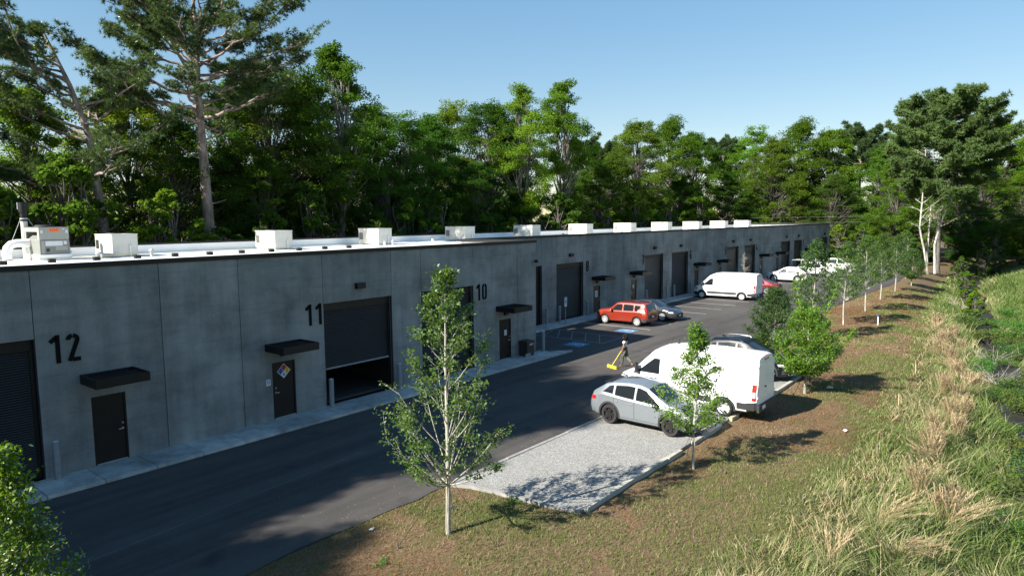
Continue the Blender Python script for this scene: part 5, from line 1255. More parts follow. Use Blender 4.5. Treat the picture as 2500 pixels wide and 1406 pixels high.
NAMED = [(16.2, -20.9, 0, 1.1, 'arching tan plume clump nearest the lower right corner'), (17.6, -20.2, 1, 1.0, 'arching tan plume clump low at the right, second from the corner'), (18.6, -19.6, 2, 1.0, 'tan plume clump with long combed heads low at the right'), (20.5, -20.9, 3, 1.05, 'pale plume clump at the right edge of the picture'), (15.2, -19.3, 1, 0.9, 'straw plume clump lying at the bottom edge')]
for x, y, i, s, lab in NAMED: plume(x, y, PL[i], s, rp.uniform(0, 6.28), lab)
for k in range(40):
    x = 21+k*0.95+rp.uniform(-0.5, 0.5); y = float(np.interp(x, [18, 25, 35, 48, 60], [-20.4, -20.2, -19.6, -18.0, -16.3]))+rp.uniform(-0.9, 0.9)
    plume(x, y, (PL[:2]+PL_S+PL_S)[rp.randrange(8)], rp.uniform(0.75, 1.1), rp.uniform(0, 6.28), 'tan plume grass clump in the straw-coloured band along the ditch')
# leafy weeds and low brush in the ditch
def weed_mesh(seed, h=0.7, r=0.5, n_=900, ls=0.07, mat='leaf_bright'):
    rs = np.random.default_rng(seed); p = rs.normal(0, 1, (n_, 3)); p /= np.linalg.norm(p, axis=1)[:, None]; p *= (rs.uniform(0, 1, n_)**0.4)[:, None]
    sub = rs.normal(0, 0.5, (7, 3)); q = p*0.55+sub[rs.integers(0, 7, n_)]*np.array([1, 1, 0.6]); C_ = q*np.array([r, r, h*0.5])+np.array([0, 0, h*0.5]); C_[:, 2] = np.abs(C_[:, 2])
    L = Limbs()
    for k in range(16):
        e = C_[rs.integers(0, n_)]; L.add(np.stack([np.zeros(3), e*np.array([0.4, 0.4, 0.6]), e]), [0.012, 0.008, 0.004], 3)
    return L.mesh('weed_stems', MATS['bark_dark']), leaf_mesh('weed_leaves', C_, ls, MATS[mat], rs)
WM = [weed_mesh(81), weed_mesh(82, 0.6, 0.7, 1100), weed_mesh(83, 0.9, 0.6, 1100, 0.08), weed_mesh(84, 0.22, 0.25, 260, 0.05)]
def weed(x, y, i, s, ti, lab, grp='leafy weeds along the ditch'):
    t = empty('weed_clump', (x, y, float(ground_z(x, y))-0.03), rp.uniform(0, 6.28), lab, 'weed', grp); t.scale = (s, s, s)
    link('stems', WM[i][0], None, t); c = link('leaves', WM[i][1], None, t); c.color = (*ti, 1)
for k in range(70):
    x = 19+k*0.75+rp.uniform(-0.5, 0.5); y = float(ditch_y(x))+rp.uniform(-2.3, 1.6)
    weed(x, y, rp.randrange(3), rp.uniform(0.9, 1.6), (rp.uniform(0.45, 0.9), rp.uniform(0.6, 0.95), 0.8), 'leafy green weed clump in the tangle along the ditch')
weed(13.45, -11.75, 3, 1.0, (1.0, 1.1, 0.8), 'fresh green weed tuft at the curved gravel edging', 'verge weeds'); weed(33.0, -14.0, 0, 0.9, (0.8, 0.9, 0.9), 'tall weed at the gravel corner by the black car', 'verge weeds'); weed(25.6, -13.9, 3, 0.9, (0.8, 1, 0.8), 'small weed at the rear wheel of the near van', 'verge weeds'); weed(9.2, -11.4, 3, 0.7, (0.9, 1.05, 0.8), 'small weed left of the foreground young tree', 'verge weeds')
# bare brush in the ditch
def brush():
    rs = np.random.default_rng(5); L = Limbs()
    for k in range(30):
        a = rs.uniform(0, 6.28); l = rs.uniform(0.6, 1.9); e = np.array([math.cos(a)*l*0.8, math.sin(a)*l*0.8, l*rs.uniform(0.3, 0.9)]); b = bez((0, 0, 0), e*0.5+rs.normal(0, 0.1, 3), e, 5); L.add(b, np.linspace(0.014, 0.005, 5), 4)
        for q in range(3): b0 = b[rs.integers(1, 5)]; L.add(np.stack([b0, b0+rs.normal(0, 0.25, 3)]), [0.007, 0.003], 3)
    return L.mesh('brush', MATS['bark_young'])
bm_ = brush()
for x, y, lab in ((44, -20.6, 'bare grey brush in the near ditch'), (50, -20.0, 'bare twig tangle farther up the ditch'), (76, -15.8, 'bare saplings at the end of the ditch')):
    t = empty('dry_brush', (x, y, float(ground_z(x, y))), rp.uniform(0, 6), lab, 'brush'); link('stems', bm_, None, t)

# ================================================================== vehicles
def paint(name, c, metal=0.0, rough=0.35, coat=1.0):
    return plain(name, c, rough, metal, coat, var=0.03, vscale=1.5)
paint('paint_silver', (0.150, 0.168, 0.185), 0.15, 0.42); paint('paint_whitevan', (0.78, 0.78, 0.77), 0, 0.4, 0.6); paint('paint_red', (0.235, 0.024, 0.010), 0.2, 0.3)
paint('paint_grey', (0.055, 0.058, 0.066), 0.6, 0.3); paint('paint_maroon', (0.19, 0.018, 0.026), 0.35, 0.3); plain('paint_black', (0.005, 0.006, 0.010), 0.35, spec=0.25, var=0.0); paint('paint_pearl', (0.74, 0.74, 0.73), 0, 0.35)
plain('cladding', (0.022, 0.023, 0.025), 0.6); plain('tyre', (0.018, 0.018, 0.018), 0.85, var=0.2); plain('rim_alloy', (0.62, 0.62, 0.63), 0.3, metal=0.6); plain('rim_black', (0.014, 0.014, 0.015), 0.3); plain('rim_steel', (0.60, 0.60, 0.60), 0.45)
plain('car_glass', (0.012, 0.015, 0.018), 0.06, spec=0.9, var=0.0); plain('lamp_red', (0.45, 0.012, 0.010), 0.15, coat=0.8); plain('lamp_clear', (0.55, 0.56, 0.58), 0.12, coat=0.8); plain('lamp_amber', (0.65, 0.22, 0.02), 0.2)
plain('chrome', (0.75, 0.75, 0.76), 0.15, metal=1.0); plain('plate_white', (0.6, 0.62, 0.66), 0.5); plain('dash_dark', (0.03, 0.03, 0.03), 0.8)

class Car:
    def __init__(s, sp):
        s.sp = sp; s.tx, s.tz = zip(*sp['top']); s.bx, s.bz = zip(*sp['belt']); s.ox, s.oz = zip(*sp['bot']); s.px, s.pw = zip(*sp['plan']); s.tum = sp.get('tum', 0.26); s.crown = sp.get('crown', 0.035)
        s.lx = sp.get('roofr', 0.10)
    def ring(s, x):
        tp = np.interp(x, s.tx, s.tz); bl = min(np.interp(x, s.bx, s.bz), tp-0.015); bo = np.interp(x, s.ox, s.oz); w = np.interp(x, s.px, s.pw)
        g = tp-bl; ys = w*0.955; wr = max(ys-s.tum*g-0.02, 0.3*w); e = min(s.lx, 0.45*g)
        sh = s.sp.get('shoulder', 0.05)
        return [(0, bo), (w*0.88, bo), (w*0.975, bo+0.07), (w, bo+0.42*(bl-bo)), (w*0.992, bl-sh), (ys, bl), (ys+(wr-ys)*0.5+0.012*min(1, g*3), bl+(tp-e-bl)*0.5), (wr, tp-e), (wr-e*0.45, tp-e*0.28), (wr-e*1.3 if wr-e*1.3 > 0.05 else wr*0.6, tp), (0, tp+s.crown*min(1, g*4+0.3))]
    def side_y(s, x, z):
        r = s.ring(x)[2:8]; return float(np.interp(z, [p[1] for p in r], [p[0] for p in r]))
    def top_z(s, x, y):
        r = s.ring(x)[7:]; r = r[::-1]; return float(np.interp(abs(y), [p[0] for p in r], [p[1] for p in r]))
    def body(s, mats, parent, wheels, wr, clad_z, name='body', arch=0.055):
        keys = sorted(set(list(s.tx)+list(s.bx)+list(s.px)+list(s.ox))); st = []
        for a, b in zip(keys[:-1], keys[1:]):
            n = max(1, int((b-a)/0.10)); st += [a+(b-a)*k/n for k in range(n)]
        st.append(keys[-1])
        V_ = []; F_ = []
        for x in st:
            r = s.ring(x); full = [(y, z) for y, z in r]+[(-y, z) for y, z in r[-2:0:-1]]
            V_ += [(x, y, z) for y, z in full]
        m_ = 20
        for i in range(len(st)-1):
            for k in range(m_):
                j = (k+1) % m_; F_.append((i*m_+k, (i+1)*m_+k, (i+1)*m_+j, i*m_+j))
        F_.append(tuple(range(m_))); F_.append(tuple((len(st)-1)*m_+k for k in range(m_-1, -1, -1)))
        me = bpy.data.meshes.new(name); me.from_pydata(V_, [], F_); me.update()
        import bmesh
        b = bmesh.new(); b.from_mesh(me); bmesh.ops.recalc_face_normals(b, faces=b.faces); b.to_mesh(me); b.free()
        ob = bpy.data.objects.new('tmp', me); col.objects.link(ob)
        cut = MB(); hw = max(s.pw)
        for wx in wheels:
            for sgn in (1, -1):
                y0, y1 = sorted((sgn*(hw-0.34), sgn*(hw+0.2)))
                cut.lathe([(0.0, y0), (wr+arch, y0), (wr+arch, y1), (0.0, y1)], 28, (wx, 0, wr), 'y')
        cm = cut.mesh('cut'); 
        b = bmesh.new(); b.from_mesh(cm); bmesh.ops.remove_doubles(b, verts=b.verts, dist=1e-5); bmesh.ops.recalc_face_normals(b, faces=b.faces); b.to_mesh(cm); b.free()
        co = bpy.data.objects.new('tmpc', cm); col.objects.link(co)
        md = ob.modifiers.new('b', 'BOOLEAN'); md.operation = 'DIFFERENCE'; md.object = co; md.solver = 'EXACT'
        dg = bpy.context.evaluated_depsgraph_get(); me2 = bpy.data.meshes.new_from_object(ob.evaluated_get(dg))
        bpy.data.objects.remove(ob); bpy.data.objects.remove(co)
        me2.materials.clear()
        for m__ in mats: me2.materials.append(m__)
        for p in me2.polygons:
            c = p.center; dark = c.z < clad_z(c.x) if clad_z else False
            if abs(c.y) < hw-0.03:
                for wx in wheels:
                    if math.hypot(c.x-wx, c.z-wr) < wr+arch+0.003 and abs(c.y) > hw-0.36: dark = True
            p.material_index = 1 if dark else 0
        smooth_by_angle(me2, 32); o = link(name, me2, None, parent); return o
    def grid(s, fn, nu, nv):
        V_ = [fn(i/nu, j/nv) for j in range(nv+1) for i in range(nu+1)]
        F_ = [(j*(nu+1)+i, j*(nu+1)+i+1, (j+1)*(nu+1)+i+1, (j+1)*(nu+1)+i) for j in range(nv) for i in range(nu)]
        return V_, F_
    def side_patch(s, name, mat, parent, xb0, xb1, xt0, xt1, z0, z1, off=0.007, sides=(1, -1), nu=8, nv=5):
        out = []
        zf0 = z0 if callable(z0) else (lambda x: z0); zf1 = z1 if callable(z1) else (lambda x: z1)
        for sg in sides:
            def fn(u, v):
                x = (xb0+(xb1-xb0)*u)*(1-v)+(xt0+(xt1-xt0)*u)*v
                za, zb = zf0(xb0+(xb1-xb0)*u), zf1(xt0+(xt1-xt0)*u); z = za+(zb-za)*v
                return (x, sg*(s.side_y(x, z)+off), z)
            V_, F_ = s.grid(fn, nu, nv); mb = MB(); mb.add(V_, F_ if sg < 0 else [f[::-1] for f in F_]); out.append(mb.build(name, mat, parent, 60))
        return out
    def top_patch(s, name, mat, parent, x0, x1, f0, f1, off=0.010, nu=10, nv=10):
        def fn(u, v):
            x = x0+(x1-x0)*v; r = s.ring(x); w = r[7][0]*(f0+(f1-f0)*v); y = -w+2*w*u; z = s.top_z(x, y)
            d = (s.top_z(x+0.02, 0)-s.top_z(x-0.02, 0))/0.04; l = math.hypot(1, d)
            return (x-d/l*off, y, z+off/l)
        V_, F_ = s.grid(fn, nu, nv); mb = MB(); mb.add(V_, F_); return mb.build(name, mat, parent, 60)
    def seam(s, pts, parent, w=0.014, sides=(1, -1), off=0.004):
        mb = MB()
        for sg in sides:
            for (xa, za), (xb_, zb_) in zip(pts[:-1], pts[1:]):
                n = max(2, int(math.hypot(xb_-xa, zb_-za)/0.08)); L_ = math.hypot(xb_-xa, zb_-za); nx_, nz_ = -(zb_-za)/L_*w/2, (xb_-xa)/L_*w/2
                V_ = []
                for k in range(n+1):
                    x, z = xa+(xb_-xa)*k/n, za+(zb_-za)*k/n
                    for q in (1, -1): X_, Z_ = x+nx_*q, z+nz_*q; V_.append((X_, sg*(s.side_y(X_, Z_)+off), Z_))
                mb.add(V_, [(2*k, 2*k+1, 2*k+3, 2*k+2) for k in range(n)])
        return mb.build('door_gap', MATS['grille_dark'], parent)
    def arch_trim(s, wheels, wr, parent, mat, th=0.075, r_in=0.05):
        for wx in wheels:
            for sg in (1, -1):
                V_ = []; n = 22
                for k in range(n+1):
                    a = R(-8+196*k/n)
                    for rr in (wr+r_in, wr+r_in+th):
                        x, z = wx+rr*math.cos(a), wr+rr*math.sin(a); x = min(max(x, min(s.px)+0.03), max(s.px)-0.03); V_.append((x, sg*(s.side_y(x, max(z, 0.24))+0.014), z))
                mb = MB(); mb.add(V_, [(2*k, 2*k+1, 2*k+3, 2*k+2) if sg > 0 else (2*k+2, 2*k+3, 2*k+1, 2*k) for k in range(n)]); mb.build('wheel_arch_trim', mat, parent, 60)

def wheel_proto(r, w, style, mat_rim):
    rr = r*0.70
    ty = MB(); ty.lathe([(rr, -w/2+0.01), (r*0.90, -w/2), (r*0.985, -w/2+0.03), (r, -w/2+0.06), (r, w/2-0.06), (r*0.985, w/2-0.03), (r*0.90, w/2), (rr, w/2-0.01)], 32, (0, 0, 0), 'y')
    tm = ty.mesh('tyre'); smooth_by_angle(tm, 40); tm.materials.append(MATS['tyre'])
    rm = MB(); f = -w/2+0.012    # outer face looks to -Y
    rm.lathe([(rr+0.003, f), (rr-0.02, f-0.004), (rr-0.035, f+0.012), (rr-0.045, f+0.07)], 32, (0, 0, 0), 'y')
    n_sp = style
    for k in range(n_sp):
        a = 2*math.pi*k/n_sp; ca, sa = math.cos(a), math.sin(a)
        wi, wo = 0.05*5/max(5, n_sp)+0.012, 0.045*5/max(5, n_sp)+0.012; r0, r1 = 0.05, rr-0.02
        V_ = []
        for rad, hw_, yy in ((r0, wi, f+0.02), (r1, wo, f+0.004)):
            for sg, dy in ((-1, 0), (1, 0), (1, 0.035), (-1, 0.035)): V_.append((ca*rad-sa*sg*hw_, yy+dy, sa*rad+ca*sg*hw_))
        rm.add(V_, [(0, 1, 5, 4), (1, 2, 6, 5), (3, 0, 4, 7), (2, 3, 7, 6)])
    rm.lathe([(0.0, f+0.006), (0.055, f+0.008), (0.07, f+0.03)], 16, (0, 0, 0), 'y')
    m1 = rm.mesh('rim'); smooth_by_angle(m1, 35); m1.materials.append(mat_rim)
    bk = MB(); bk.lathe([(0.0, f+0.075), (rr-0.01, f+0.075)], 24, (0, 0, 0), 'y'); m2 = bk.mesh('brake_disc'); m2.materials.append(MATS['grille_dark'])
    return tm, m1, m2
def add_wheels(root, protos, wheels, r, track):
    for wx in wheels:
        for sg in (1, -1):
            e = bpy.data.objects.new('wheel', None); col.objects.link(e); e.parent = root; e.location = (wx, sg*track, r); e.rotation_euler = (0, 0, math.pi if sg > 0 else 0)
            link('tyre', protos[0], None, e); link('rim', protos[1], None, e); link('brake_disc', protos[2], None, e)
def bx_side(c, name, mat, parent, x0, x1, z0, z1, off=0.02, inn=0.02, sides=(1, -1), cham=0.008):
    for sg in sides:
        y = c.side_y((x0+x1)/2, (z0+z1)/2); mb = MB(); a, b = sorted((sg*(y-inn), sg*(y+off))); mb.cbox((x0, a, z0), (x1, b, z1), min(cham, (x1-x0)/3, (z1-z0)/3, (b-a)/3)); mb.build(name, mat, parent)
def end_box(name, mat, parent, x, y0, y1, z0, z1, d=0.02):
    mb = MB(); a, b = sorted((x, x+d)); mb.cbox((a, y0, z0), (b, y1, z1), min(0.008, abs(d)/3)); return mb.build(name, mat, parent)
def mirror(c, parent, x, z, mat, w=0.2, h=0.14, d=0.16):
    for sg in (1, -1):
        y = c.side_y(x, z-0.03); mb = MB(); a, b = sorted((sg*(y+0.03), sg*(y+0.03+w))); mb.cbox((x-d/2, a, z), (x+d/2, b, z+h), 0.04)
        a, b = sorted((sg*(y-0.02), sg*(y+0.05))); mb.box((x-0.04, a, z+0.01), (x+0.04, b, z+0.05)); mb.build('side_mirror', mat, parent, 40)
def hood_lights(): pass

WH = {'black5': wheel_proto(0.365, 0.22, 5, MATS['rim_black']), 'alloy10': wheel_proto(0.335, 0.21, 10, MATS['rim_alloy']), 'alloy8': wheel_proto(0.335, 0.21, 8, MATS['rim_alloy']), 'alloy5': wheel_proto(0.36, 0.23, 5, MATS['rim_alloy']), 'steel': wheel_proto(0.345, 0.2, 14, MATS['rim_steel'])}

def suv(nm, loc, rz, lab, paintm, wh='black5', rim_r=0.365, trim=True, rails=False, sc=1.0, spoiler=True, dark_mirror=True, tail=None):
    r = empty(nm, loc, rz, lab, 'car', 'parked vehicles'); r.scale = (sc*0.955, sc, sc*1.03)
    c = Car(dict(top=[(-2.27, 0.80), (-2.23, 0.98), (-2.12, 1.10), (-2.04, 1.17), (-1.55, 1.47), (-1.2, 1.555), (-0.5, 1.62), (0.0, 1.605), (0.32, 1.53), (1.12, 1.12), (1.30, 1.06), (1.75, 1.0), (2.05, 0.92), (2.20, 0.82), (2.27, 0.66)],
                 belt=[(-2.27, 0.76), (-2.1, 1.02), (-1.6, 1.13), (-0.6, 1.06), (0.6, 1.0), (1.12, 0.97), (1.75, 0.90), (2.1, 0.80), (2.27, 0.62)],
                 bot=[(-2.27, 0.42), (-2.15, 0.30), (-1.7, 0.22), (1.75, 0.22), (2.15, 0.26), (2.27, 0.34)], plan=[(-2.27, 0.74), (-2.15, 0.84), (-1.8, 0.905), (-0.5, 0.92), (1.2, 0.915), (1.8, 0.88), (2.1, 0.78), (2.27, 0.62)]))
    W_ = (1.35, -1.30); cz = lambda x: 0.34
    c.body([MATS[paintm], MATS['cladding']], r, W_, rim_r, cz)
    if trim: c.arch_trim(W_, rim_r, r, MATS['cladding'])
    zl = lambda x: float(np.interp(x, c.bx, c.bz))+0.025
    zt = lambda x: float(np.interp(x, c.tx, c.tz))-0.115
    gl = MATS['car_glass']
    c.side_patch('front_window', gl, r, -0.12, 0.92, -0.12, 0.28, zl, zt); c.side_patch('rear_window', gl, r, -1.06, -0.21, -1.06, -0.21, zl, zt); c.side_patch('quarter_window', gl, r, -1.62, -1.16, -1.36, -1.16, lambda x: zl(x)+0.02, zt)
    c.top_patch('windshield', gl, r, 0.36, 1.10, 0.93, 0.97); c.top_patch('back_glass', gl, r, -2.02, -1.62, 0.88, 0.86)
    c.seam([(-0.165, 0.36), (-0.165, 0.99)], r); c.seam([(-1.08, 0.62), (-1.1, 1.03)], r); c.seam([(0.88, 0.5), (0.95, 0.95)], r); c.seam([(-1.02, 0.36), (0.86, 0.36)], r)
    bx_side(c, 'door_handle', MATS[paintm], r, -0.42, -0.24, 0.86, 0.89); bx_side(c, 'door_handle', MATS[paintm], r, -1.28+0.2, -1.0+0.1, 0.89, 0.92)
    mirror(c, r, 0.78, 0.98, MATS['rim_black'] if dark_mirror else MATS[paintm])
    c.side_patch('headlight', MATS['lamp_clear'], r, 1.86, 2.14, 1.80, 2.06, lambda x: 0.70, lambda x: 0.80, 0.01, nu=4, nv=3); c.side_patch('tail_light', MATS['lamp_red'], r, -2.20, -1.95, -2.16, -1.92, 0.84, 0.98, 0.012, nu=4, nv=3)
    c.side_patch('fog_light_bezel', MATS['cladding'], r, 1.98, 2.22, 2.02, 2.2, 0.36, 0.56, 0.012, nu=4, nv=3)
    end_box('grille', MATS['grille_dark'], r, 2.262, -0.52, 0.52, 0.46, 0.64); end_box('number_plate', MATS['plate_white'], r, -2.268, -0.16, 0.16, 0.62, 0.74, -0.015)
    if spoiler: mb = MB(); mb.add([(-1.35, -0.6, 1.55), (-1.35, 0.6, 1.55), (-1.74, 0.56, 1.49), (-1.74, -0.56, 1.49), (-1.35, -0.6, 1.52), (-1.35, 0.6, 1.52), (-1.74, 0.56, 1.45), (-1.74, -0.56, 1.45)], [(0, 1, 2, 3), (4, 7, 6, 5), (2, 1, 5, 6), (3, 2, 6, 7), (0, 3, 7, 4), (0, 4, 5, 1)]); mb.build('spoiler', MATS['rim_black'], r)
    mb = MB(); mb.add([(-0.95, -0.02, 1.63), (-0.95, 0.02, 1.63), (-1.15, 0.012, 1.70), (-1.15, -0.012, 1.70), (-1.2, 0, 1.62)], [(0, 1, 2, 3), (1, 4, 2), (0, 3, 4), (2, 4, 3)]); mb.build('antenna_fin', MATS[paintm], r)
    if rails:
        for sg in (1, -1):
            mb = MB(); mb.tube([(0.1, sg*0.60, 1.56), (-0.05, sg*0.61, 1.645), (-0.6, sg*0.61, 1.675), (-1.25, sg*0.60, 1.64), (-1.4, sg*0.59, 1.57)], 0.022, 6); mb.build('roof_rail', MATS['chrome'], r, 50)
    add_wheels(r, WH[wh], W_, rim_r, 0.80); return r

def hatch(nm, loc, rz, lab, paintm):
    r = empty(nm, loc, rz, lab, 'car', 'parked vehicles')
    c = Car(dict(top=[(-2.08, 0.78), (-2.06, 1.02), (-2.02, 1.15), (-1.86, 1.56), (-1.72, 1.59), (-0.8, 1.62), (0.1, 1.61), (0.42, 1.56), (0.98, 1.10), (1.1, 1.07), (1.6, 1.03), (1.9, 0.96), (2.04, 0.86), (2.10, 0.68)],
                 belt=[(-2.08, 0.74), (-2.0, 1.02), (-1.2, 1.03), (0.5, 0.99), (1.0, 0.97), (1.7, 0.94), (1.98, 0.84), (2.10, 0.64)], bot=[(-2.08, 0.36), (-1.9, 0.26), (1.9, 0.22), (2.10, 0.30)],
                 plan=[(-2.08, 0.78), (-1.95, 0.86), (-1.6, 0.90), (0, 0.905), (1.3, 0.90), (1.8, 0.86), (2.0, 0.77), (2.10, 0.64)], tum=0.20, roofr=0.09))
    W_ = (1.30, -1.28); c.body([MATS[paintm], MATS['cladding']], r, W_, 0.335, lambda x: 0.31 if x > -1.75 else 0.52)
    zl = lambda x: float(np.interp(x, c.bx, c.bz))+0.03; zt = lambda x: float(np.interp(x, c.tx, c.tz))-0.13; gl = MATS['car_glass']
    c.side_patch('front_window', gl, r, -0.10, 0.80, -0.10, 0.34, zl, zt); c.side_patch('rear_window', gl, r, -0.98, -0.20, -0.98, -0.20, zl, zt); c.side_patch('quarter_window', gl, r, -1.42, -1.08, -1.58, -1.08, lambda x: zl(x)+0.14*(x < -1.3), zt)
    c.top_patch('windshield', gl, r, 0.46, 0.96, 0.92, 0.97); c.top_patch('back_glass', gl, r, -2.01, -1.88, 0.80, 0.78)
    c.seam([(-0.15, 0.34), (-0.15, 1.0)], r); c.seam([(0.78, 0.5), (0.86, 0.97)], r); c.seam([(-1.0, 0.62), (-1.03, 1.0)], r)
    bx_side(c, 'door_handle', MATS[paintm], r, -0.36, -0.16, 0.88, 0.915); bx_side(c, 'door_handle', MATS[paintm], r, -1.2, -1.0, 0.89, 0.925); mirror(c, r, 0.72, 1.0, MATS[paintm])
    c.side_patch('tail_light', MATS['lamp_red'], r, -2.03, -1.86, -1.88, -1.76, 1.0, 1.46, 0.010, nu=4, nv=6); c.side_patch('headlight', MATS['lamp_clear'], r, 1.86, 2.05, 1.84, 2.0, 0.80, 0.88, 0.01, nu=4, nv=2); c.side_patch('fog_lamp', MATS['lamp_amber'], r, 1.88, 2.0, 1.86, 1.98, 0.48, 0.62, 0.012, nu=3, nv=3)
    end_box('tailgate_panel', MATS['grille_dark'], r, -2.079, -0.55, 0.55, 0.58, 0.76, -0.014); end_box('number_plate', MATS['plate_white'], r, -2.095, -0.16, 0.16, 0.62, 0.74, -0.01); end_box('grille', MATS['grille_dark'], r, 2.092, -0.48, 0.48, 0.36, 0.60)
    for sg in (1, -1):
        mb = MB(); mb.tube([(0.15, sg*0.60, 1.585), (0.05, sg*0.61, 1.64), (-0.7, sg*0.62, 1.665), (-1.45, sg*0.61, 1.64), (-1.6, sg*0.6, 1.585)], 0.02, 6); mb.build('roof_rail', MATS['rim_black'], r, 50)
    add_wheels(r, WH['alloy8'], W_, 0.335, 0.785); return r

def sedan(nm, loc, rz, lab, paintm, wh='alloy10', fast=False):
    r = empty(nm, loc, rz, lab, 'car', 'parked vehicles')
    tl = [(-2.44, 0.70), (-2.40, 0.95), (-2.2, 1.04), (-1.75, 1.08), (-1.0, 1.38), (-0.5, 1.435), (0.0, 1.44), (0.35, 1.40), (1.15, 1.0), (1.35, 0.96), (1.9, 0.88), (2.25, 0.76), (2.42, 0.60)]
    if fast: tl = [(-2.44, 0.74), (-2.40, 1.0), (-2.25, 1.06), (-2.0, 1.10), (-1.2, 1.36), (-0.5, 1.44), (0.0, 1.45), (0.35, 1.41), (1.15, 1.0), (1.35, 0.96), (1.9, 0.88), (2.25, 0.76), (2.42, 0.60)]
    c = Car(dict(top=tl, belt=[(-2.44, 0.66), (-2.3, 0.92), (-1.5, 0.96), (0, 0.92), (1.15, 0.87), (1.9, 0.80), (2.25, 0.70), (2.42, 0.55)], bot=[(-2.44, 0.36), (-2.2, 0.26), (-1.8, 0.19), (1.9, 0.18), (2.42, 0.24)],
                 plan=[(-2.44, 0.68), (-2.3, 0.82), (-1.8, 0.90), (-0.5, 0.92), (1.2, 0.915), (1.9, 0.86), (2.25, 0.74), (2.42, 0.55)], tum=0.36, roofr=0.09))
    W_ = (1.44, -1.38); c.body([MATS[paintm], MATS['cladding']], r, W_, 0.335, lambda x: 0.24)
    zl = lambda x: float(np.interp(x, c.bx, c.bz))+0.025; zt = lambda x: max(float(np.interp(x, c.tx, c.tz))-0.095, zl(x)+0.02); gl = MATS['car_glass']
    c.side_patch('front_window', gl, r, -0.15, 0.98, -0.15, 0.30, zl, zt); c.side_patch('rear_window', gl, r, -1.25, -0.23, -0.98, -0.23, zl, zt)
    c.top_patch('windshield', gl, r, 0.36, 1.13, 0.92, 0.97); c.top_patch('back_glass', gl, r, -1.78 if not fast else -2.0, -1.02, 0.92, 0.88)
    c.seam([(-0.19, 0.28), (-0.19, 0.9)], r); c.seam([(0.92, 0.4), (1.0, 0.86)], r); c.seam([(-1.05, 0.55), (-1.12, 0.92)], r)
    bx_side(c, 'door_handle', MATS['chrome'], r, -0.42, -0.22, 0.80, 0.83); bx_side(c, 'door_handle', MATS['chrome'], r, -1.12, -0.94, 0.83, 0.86); mirror(c, r, 0.82, 0.9, MATS[paintm], 0.18, 0.12, 0.14)
    c.side_patch('headlight', MATS['lamp_clear'], r, 1.95, 2.3, 1.9, 2.22, 0.62, 0.72, 0.012, nu=5, nv=3); c.side_patch('tail_light', MATS['lamp_red'], r, -2.36, -2.02, -2.34, -2.0, 0.78, 0.90, 0.012, nu=5, nv=3)
    end_box('grille', MATS['grille_dark'], r, 2.412, -0.50, 0.50, 0.26, 0.50); end_box('number_plate', MATS['plate_white'], r, 2.434, -0.15, 0.15, 0.38, 0.48, 0.01); end_box('rear_plate', MATS['plate_white'], r, -2.445, -0.16, 0.16, 0.52, 0.64, -0.01)
    for sg in (1, -1):   # bright line over the side glass
        mb = MB(); xs_ = np.linspace(-1.25, 0.75, 14); mb.tube([(x, sg*(c.side_y(x, float(np.interp(x, c.tx, c.tz))-0.08)+0.012), float(np.interp(x, c.tx, c.tz))-0.075) for x in xs_], 0.013, 5); mb.build('window_trim', MATS['chrome'], r, 50)
    add_wheels(r, WH[wh], W_, 0.335, 0.80); return r

